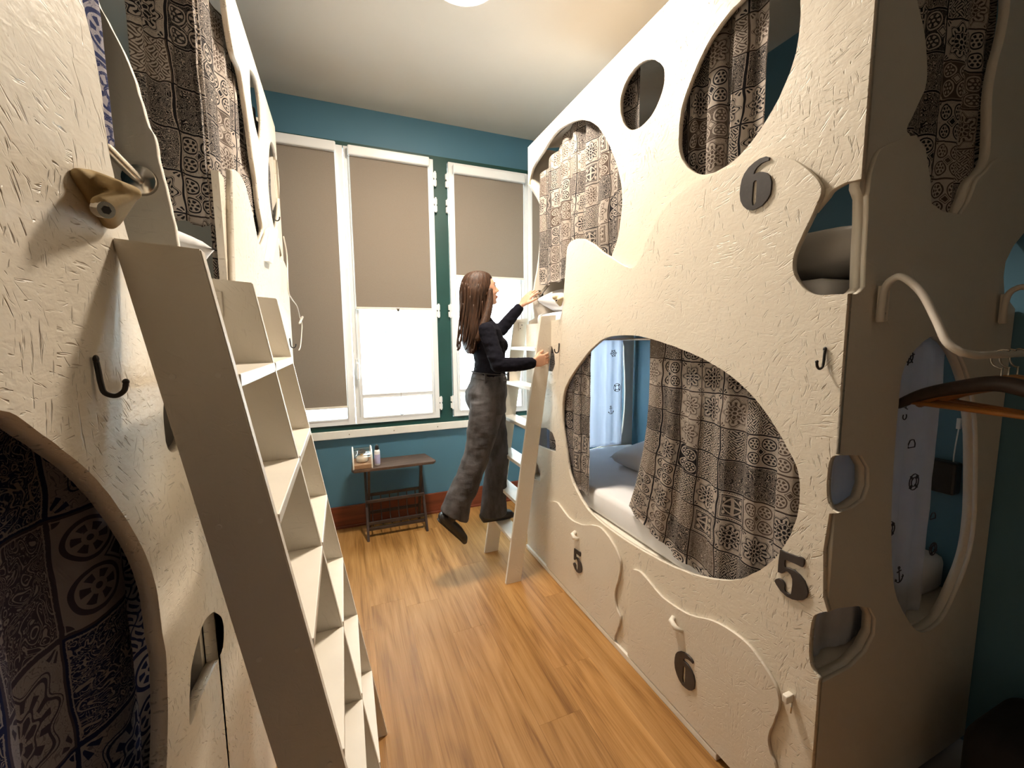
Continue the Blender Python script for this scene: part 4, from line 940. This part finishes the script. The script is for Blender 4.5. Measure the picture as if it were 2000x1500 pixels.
add_ball(bm,hp_(.084,0,-.046),(.010,.021,.006),12,tilt); add_ball(bm,hp_(.082,0,-.056),(.010,.018,.0065),12,tilt); add_ball(bm,hp_(.072,0,-.080),(.014,.016,.012),12,tilt)
limb(bm,[hp_(-.018,0,-.045),(.785,2.45,1.68),(.790,2.45,1.60)],[.050,.047,.056])
add_loft(bm,[((.795,2.45,1.625),.045,.06),((.805,2.45,1.59),.06,.115),((.82,2.45,1.54),.082,.145),((.840,2.45,1.46),.090,.135),((.848,2.45,1.36),.080,.115),((.842,2.45,1.27),.085,.120),((.825,2.45,1.17),.105,.155),((.82,2.45,1.07),.095,.150)])
limb(bm,[SR,ER],[.044,.036]); limb(bm,[ER,((ER[0]+WRr[0])/2,2.214,1.356),WRr],[.036,.032,.0215])
limb(bm,[SL,EL],[.044,.036]); limb(bm,[EL,WL],[.036,.0215])
add_hand(bm,WRr,(1,.06,.22),(.0,1,.0),(-.1,0,1),(.22,.35,.35),(.5,.25),.04,.92)
add_hand(bm,WL,(.62,-.18,.76),(.70,.35,-.55),(-.3,-1,.1),(.14,.14,.10),(.55,.15),.07,.98)
limb(bm,[(.79,2.375,1.08),(.725,2.372,.76),(.565,2.38,.46)],[.078,.058,.050,.036]); limb(bm,[(.565,2.38,.46),(.545,2.38,.42),(.60,2.38,.33)],[.036,.030,.026])
limb(bm,[(.86,2.525,1.08),(.925,2.54,.72),(.885,2.55,.37)],[.078,.058,.050,.036]); limb(bm,[(.885,2.55,.37),(.90,2.55,.325),(.98,2.55,.312)],[.036,.026,.02])
part('body',remesh(bm,.0038,3),M_skin,pw_)
# eyes, brows, lips
for sy in (1,-1):
    e=part('eye',ball(hp_(.0735,sy*.030,.016),.0125,16),M_eye,pw_)
    part('iris',ball(hp_(.0835,sy*.0305,.017),(.0035,.0055,.0055),12),M_iris,e)
    part('eyebrow',tube(catmull([hp_(.084,sy*.014,.034),hp_(.084,sy*.030,.040),hp_(.074,sy*.046,.034)],4),.0028,6),M_hair,pw_)
part('lips',tube(catmull([hp_(.080,-.020,-.051),hp_(.091,-.008,-.049),hp_(.093,0,-.051),hp_(.091,.008,-.049),hp_(.080,.020,-.051)],4),.0048,8),M_lip,pw_)
# hair: cap and a long straight fall down the back
bm=bmesh.new(); seg=72
rg=[(.785,1.912,.012,.012),(.785,1.906,.045,.042),(.783,1.890,.074,.062),(.778,1.862,.093,.077),(.772,1.825,.099,.087),(.760,1.79,.094,.095),(.750,1.75,.085,.094),(.742,1.70,.077,.089),(.738,1.65,.074,.092),(.736,1.60,.069,.098),(.731,1.555,.060,.102),(.726,1.51,.050,.098),(.722,1.47,.040,.088),(.722,1.44,.028,.072),(.724,1.415,.012,.05)]
rg=[r for r in catmull([(a,b,0) for a,b,c,d in rg],3)],[r for r in catmull([(c,d,0) for a,b,c,d in rg],3)]
R=[]
for (a,b) in zip(*rg):
    ring=[]
    for k in range(seg):
        t=2*PI*k/seg; rid=1+.035*noise.noise(V((k*.9,0,a.y*2.2)))+.02*math.sin(k*2.1)
        z=a.y+(.012*noise.noise(V((k*.7,3,0))) if a.y<1.46 else 0)
        x=a.x+b.x*math.cos(t)*rid; y=2.45+b.y*math.sin(t)*rid
        if x>.842 and a.y<1.872:   # open the face
            x=.842+(x-.842)*.15
        ring.append(bm.verts.new((x,y,z)))
    R.append(ring)
for i in range(len(R)-1):
    for k in range(seg): bm.faces.new((R[i][k],R[i][(k+1)%seg],R[i+1][(k+1)%seg],R[i+1][k]))
bm.faces.new(R[0][::-1]); bm.faces.new(R[-1])
rr=random.Random(5)
for k in range(26):
    t=-PI/2+rr.uniform(-1.2,.75); z0=rr.uniform(1.66,1.84); 
    x0=.755+.088*math.cos(t); y0=2.45+.088*math.sin(t)
    add_tube(bm,catmull([(x0-.005,y0,z0),(x0-.012,y0-.006,z0-.12),(x0-.028,y0-.004,z0-.22),(x0-.040,y0+.006,rr.uniform(1.43,1.50))],5),[.0045]*15+[.001],6)
# lock falling in front of the near shoulder
add_tube(bm,catmull([(.835,2.385,1.80),(.825,2.372,1.72),(.800,2.355,1.64),(.765,2.335,1.56),(.735,2.34,1.49)],5),[.016+.010*math.sin(i/20*PI) for i in range(20)]+[.004],10)
part('hair',bm_mesh(bm,smooth=True),M_hair,pw_)
# black long-sleeved top
bm=bmesh.new()
add_loft(bm,[((.795,2.45,1.640),.056,.066),((.803,2.45,1.605),.070,.122),((.817,2.45,1.56),.088,.158),((.836,2.45,1.49),.100,.150),((.845,2.45,1.43),.098,.138),((.848,2.45,1.36),.090,.124),((.846,2.45,1.29),.096,.130),((.843,2.45,1.238),.104,.142)],36)
for sy in (-.058,.058): add_ball(bm,(.893,2.45+sy,1.462),(.055,.052,.055),18)
limb(bm,[SR,ER],[.051,.045]); limb(bm,[ER,(.93,2.215,1.355),(1.022,2.213,1.360)],[.045,.042,.034])
limb(bm,[SL,EL],[.055,.044]); limb(bm,[EL,(1.055,2.602,1.642),(1.108,2.593,1.705)],[.044,.040,.033])
me=remesh(bm,.005,3)
NR=[(v.co.copy(),v.normal.copy()) for v in me.vertices]
for v,(c,nn_) in zip(me.vertices,NR):
    m_=.0045*noise.noise(V((c.x*9,c.y*9,c.z*34)))+.002*noise.noise(c*60)
    v.co=c+nn_*m_
part('long_sleeved_top',me,M_topc,pw_)
# wide charcoal jeans
bm=bmesh.new()
add_loft(bm,[((.846,2.45,1.285),.100,.136,.10),((.838,2.45,1.23),.108,.150,.10),((.823,2.45,1.17),.128,.164,.05),((.815,2.45,1.11),.122,.168),((.83,2.45,1.05),.105,.165)],36)
add_loft(bm,[((.802,2.376,1.13),.104,.086),((.786,2.372,1.03),.103,.088),((.765,2.37,.92),.094,.082),((.735,2.37,.82),.084,.078),((.708,2.37,.74),.079,.076,.15),((.665,2.374,.64),.082,.078,.3),((.615,2.378,.54),.086,.080,.42),((.583,2.38,.455),.092,.080,.52),((.578,2.38,.435),.092,.080,.52)],32)
add_loft(bm,[((.855,2.525,1.13),.105,.090),((.872,2.53,1.02),.098,.088),((.897,2.535,.90),.088,.082),((.917,2.54,.78),.080,.077),((.920,2.543,.68),.078,.076),((.910,2.547,.56),.080,.077),((.900,2.55,.44),.085,.080),((.897,2.55,.345),.092,.082),((.897,2.55,.325),.092,.082)],32)
me=remesh(bm,.0055,12)
NR=[(v.co.copy(),v.normal.copy()) for v in me.vertices]
for v,(c,nn_) in zip(me.vertices,NR):
    k=.007*noise.noise(V((c.x*6,c.y*7,c.z*14+c.x*12)))+.003*noise.noise(V((c.x*20,c.y*20,c.z*30)))
    v.co=c+nn_*k
part('jeans',me,M_jeans,pw_)
bm=bmesh.new(); n_=36; bl=[]
for z,e in ((1.292,.0),(1.258,.002)):
    bl.append([(.845+(.108+e)*math.cos(2*PI*i/n_),2.45+(.146+e)*math.sin(2*PI*i/n_),z-.010*math.cos(2*PI*i/n_)) for i in range(n_+1)])
for ring in bl: add_tube(bm,ring,.003,6,False)
for a in (-2.2,-1.3,-.5,.5,2.2): 
    x=.845+.112*math.cos(a); y=2.45+.150*math.sin(a); add_box(bm,(x-.006,y-.004,1.245),(x+.006,y+.004,1.298))
part('waistband',bm_mesh(bm),M_jeans,pw_)
# shoes
def shoe(heel,toe,up,ankle):
    h,t,u=V(heel),V(toe),V(up).normalized(); d=(t-h); s=d.cross(u).normalized()
    q=bmesh.new()
    for a,b,r in ((.06,0,.034),(.30,-.002,.035),(.62,-.006,.036),(.86,-.010,.030),(.96,-.014,.020)):
        c=h+d*a+u*(r*.8+b+.008); add_ball(q,c+s*r*.35,(r,r,r*.75) if False else r*.86,12); add_ball(q,c-s*r*.35,r*.86,12)
    bmesh.ops.convex_hull(q,input=list(q.verts))
    add_tube(q,[h+d*.22+u*.02,V(ankle)],[.038,.041],16)
    o=part('shoe',remesh(q,.004,3),M_shoe,pw_)
    q=bmesh.new(); P=[]
    for a,wd in ((.0,.018),(.04,.027),(.3,.029),(.62,.037),(.86,.031),(.98,.014)): P.append((a,wd))
    lo=[h+d*a+s*wd for a,wd in P]+[h+d*a-s*wd for a,wd in P[::-1]]
    me=prism(lo,[p+u*.010 for p in lo],.002); part('sole',me,M_black,o)
    lo=[h+d*a+s*wd for a,wd in P[:3]]+[h+d*a-s*wd for a,wd in P[:3][::-1]]
    return o
shoe((.812,2.55,.2865),(1.040,2.55,.2865),(0,0,1),(.872,2.55,.42))
shoe((.478,2.38,.428),(.640,2.38,.250),(.72,0,.655),(.575,2.38,.455))
part('hair_tie',tube([V(WRr)+V((.004,.0225*math.cos(2*PI*i/20),.0225*math.sin(2*PI*i/20))) for i in range(21)],.0026,6),M_dark,pw_)
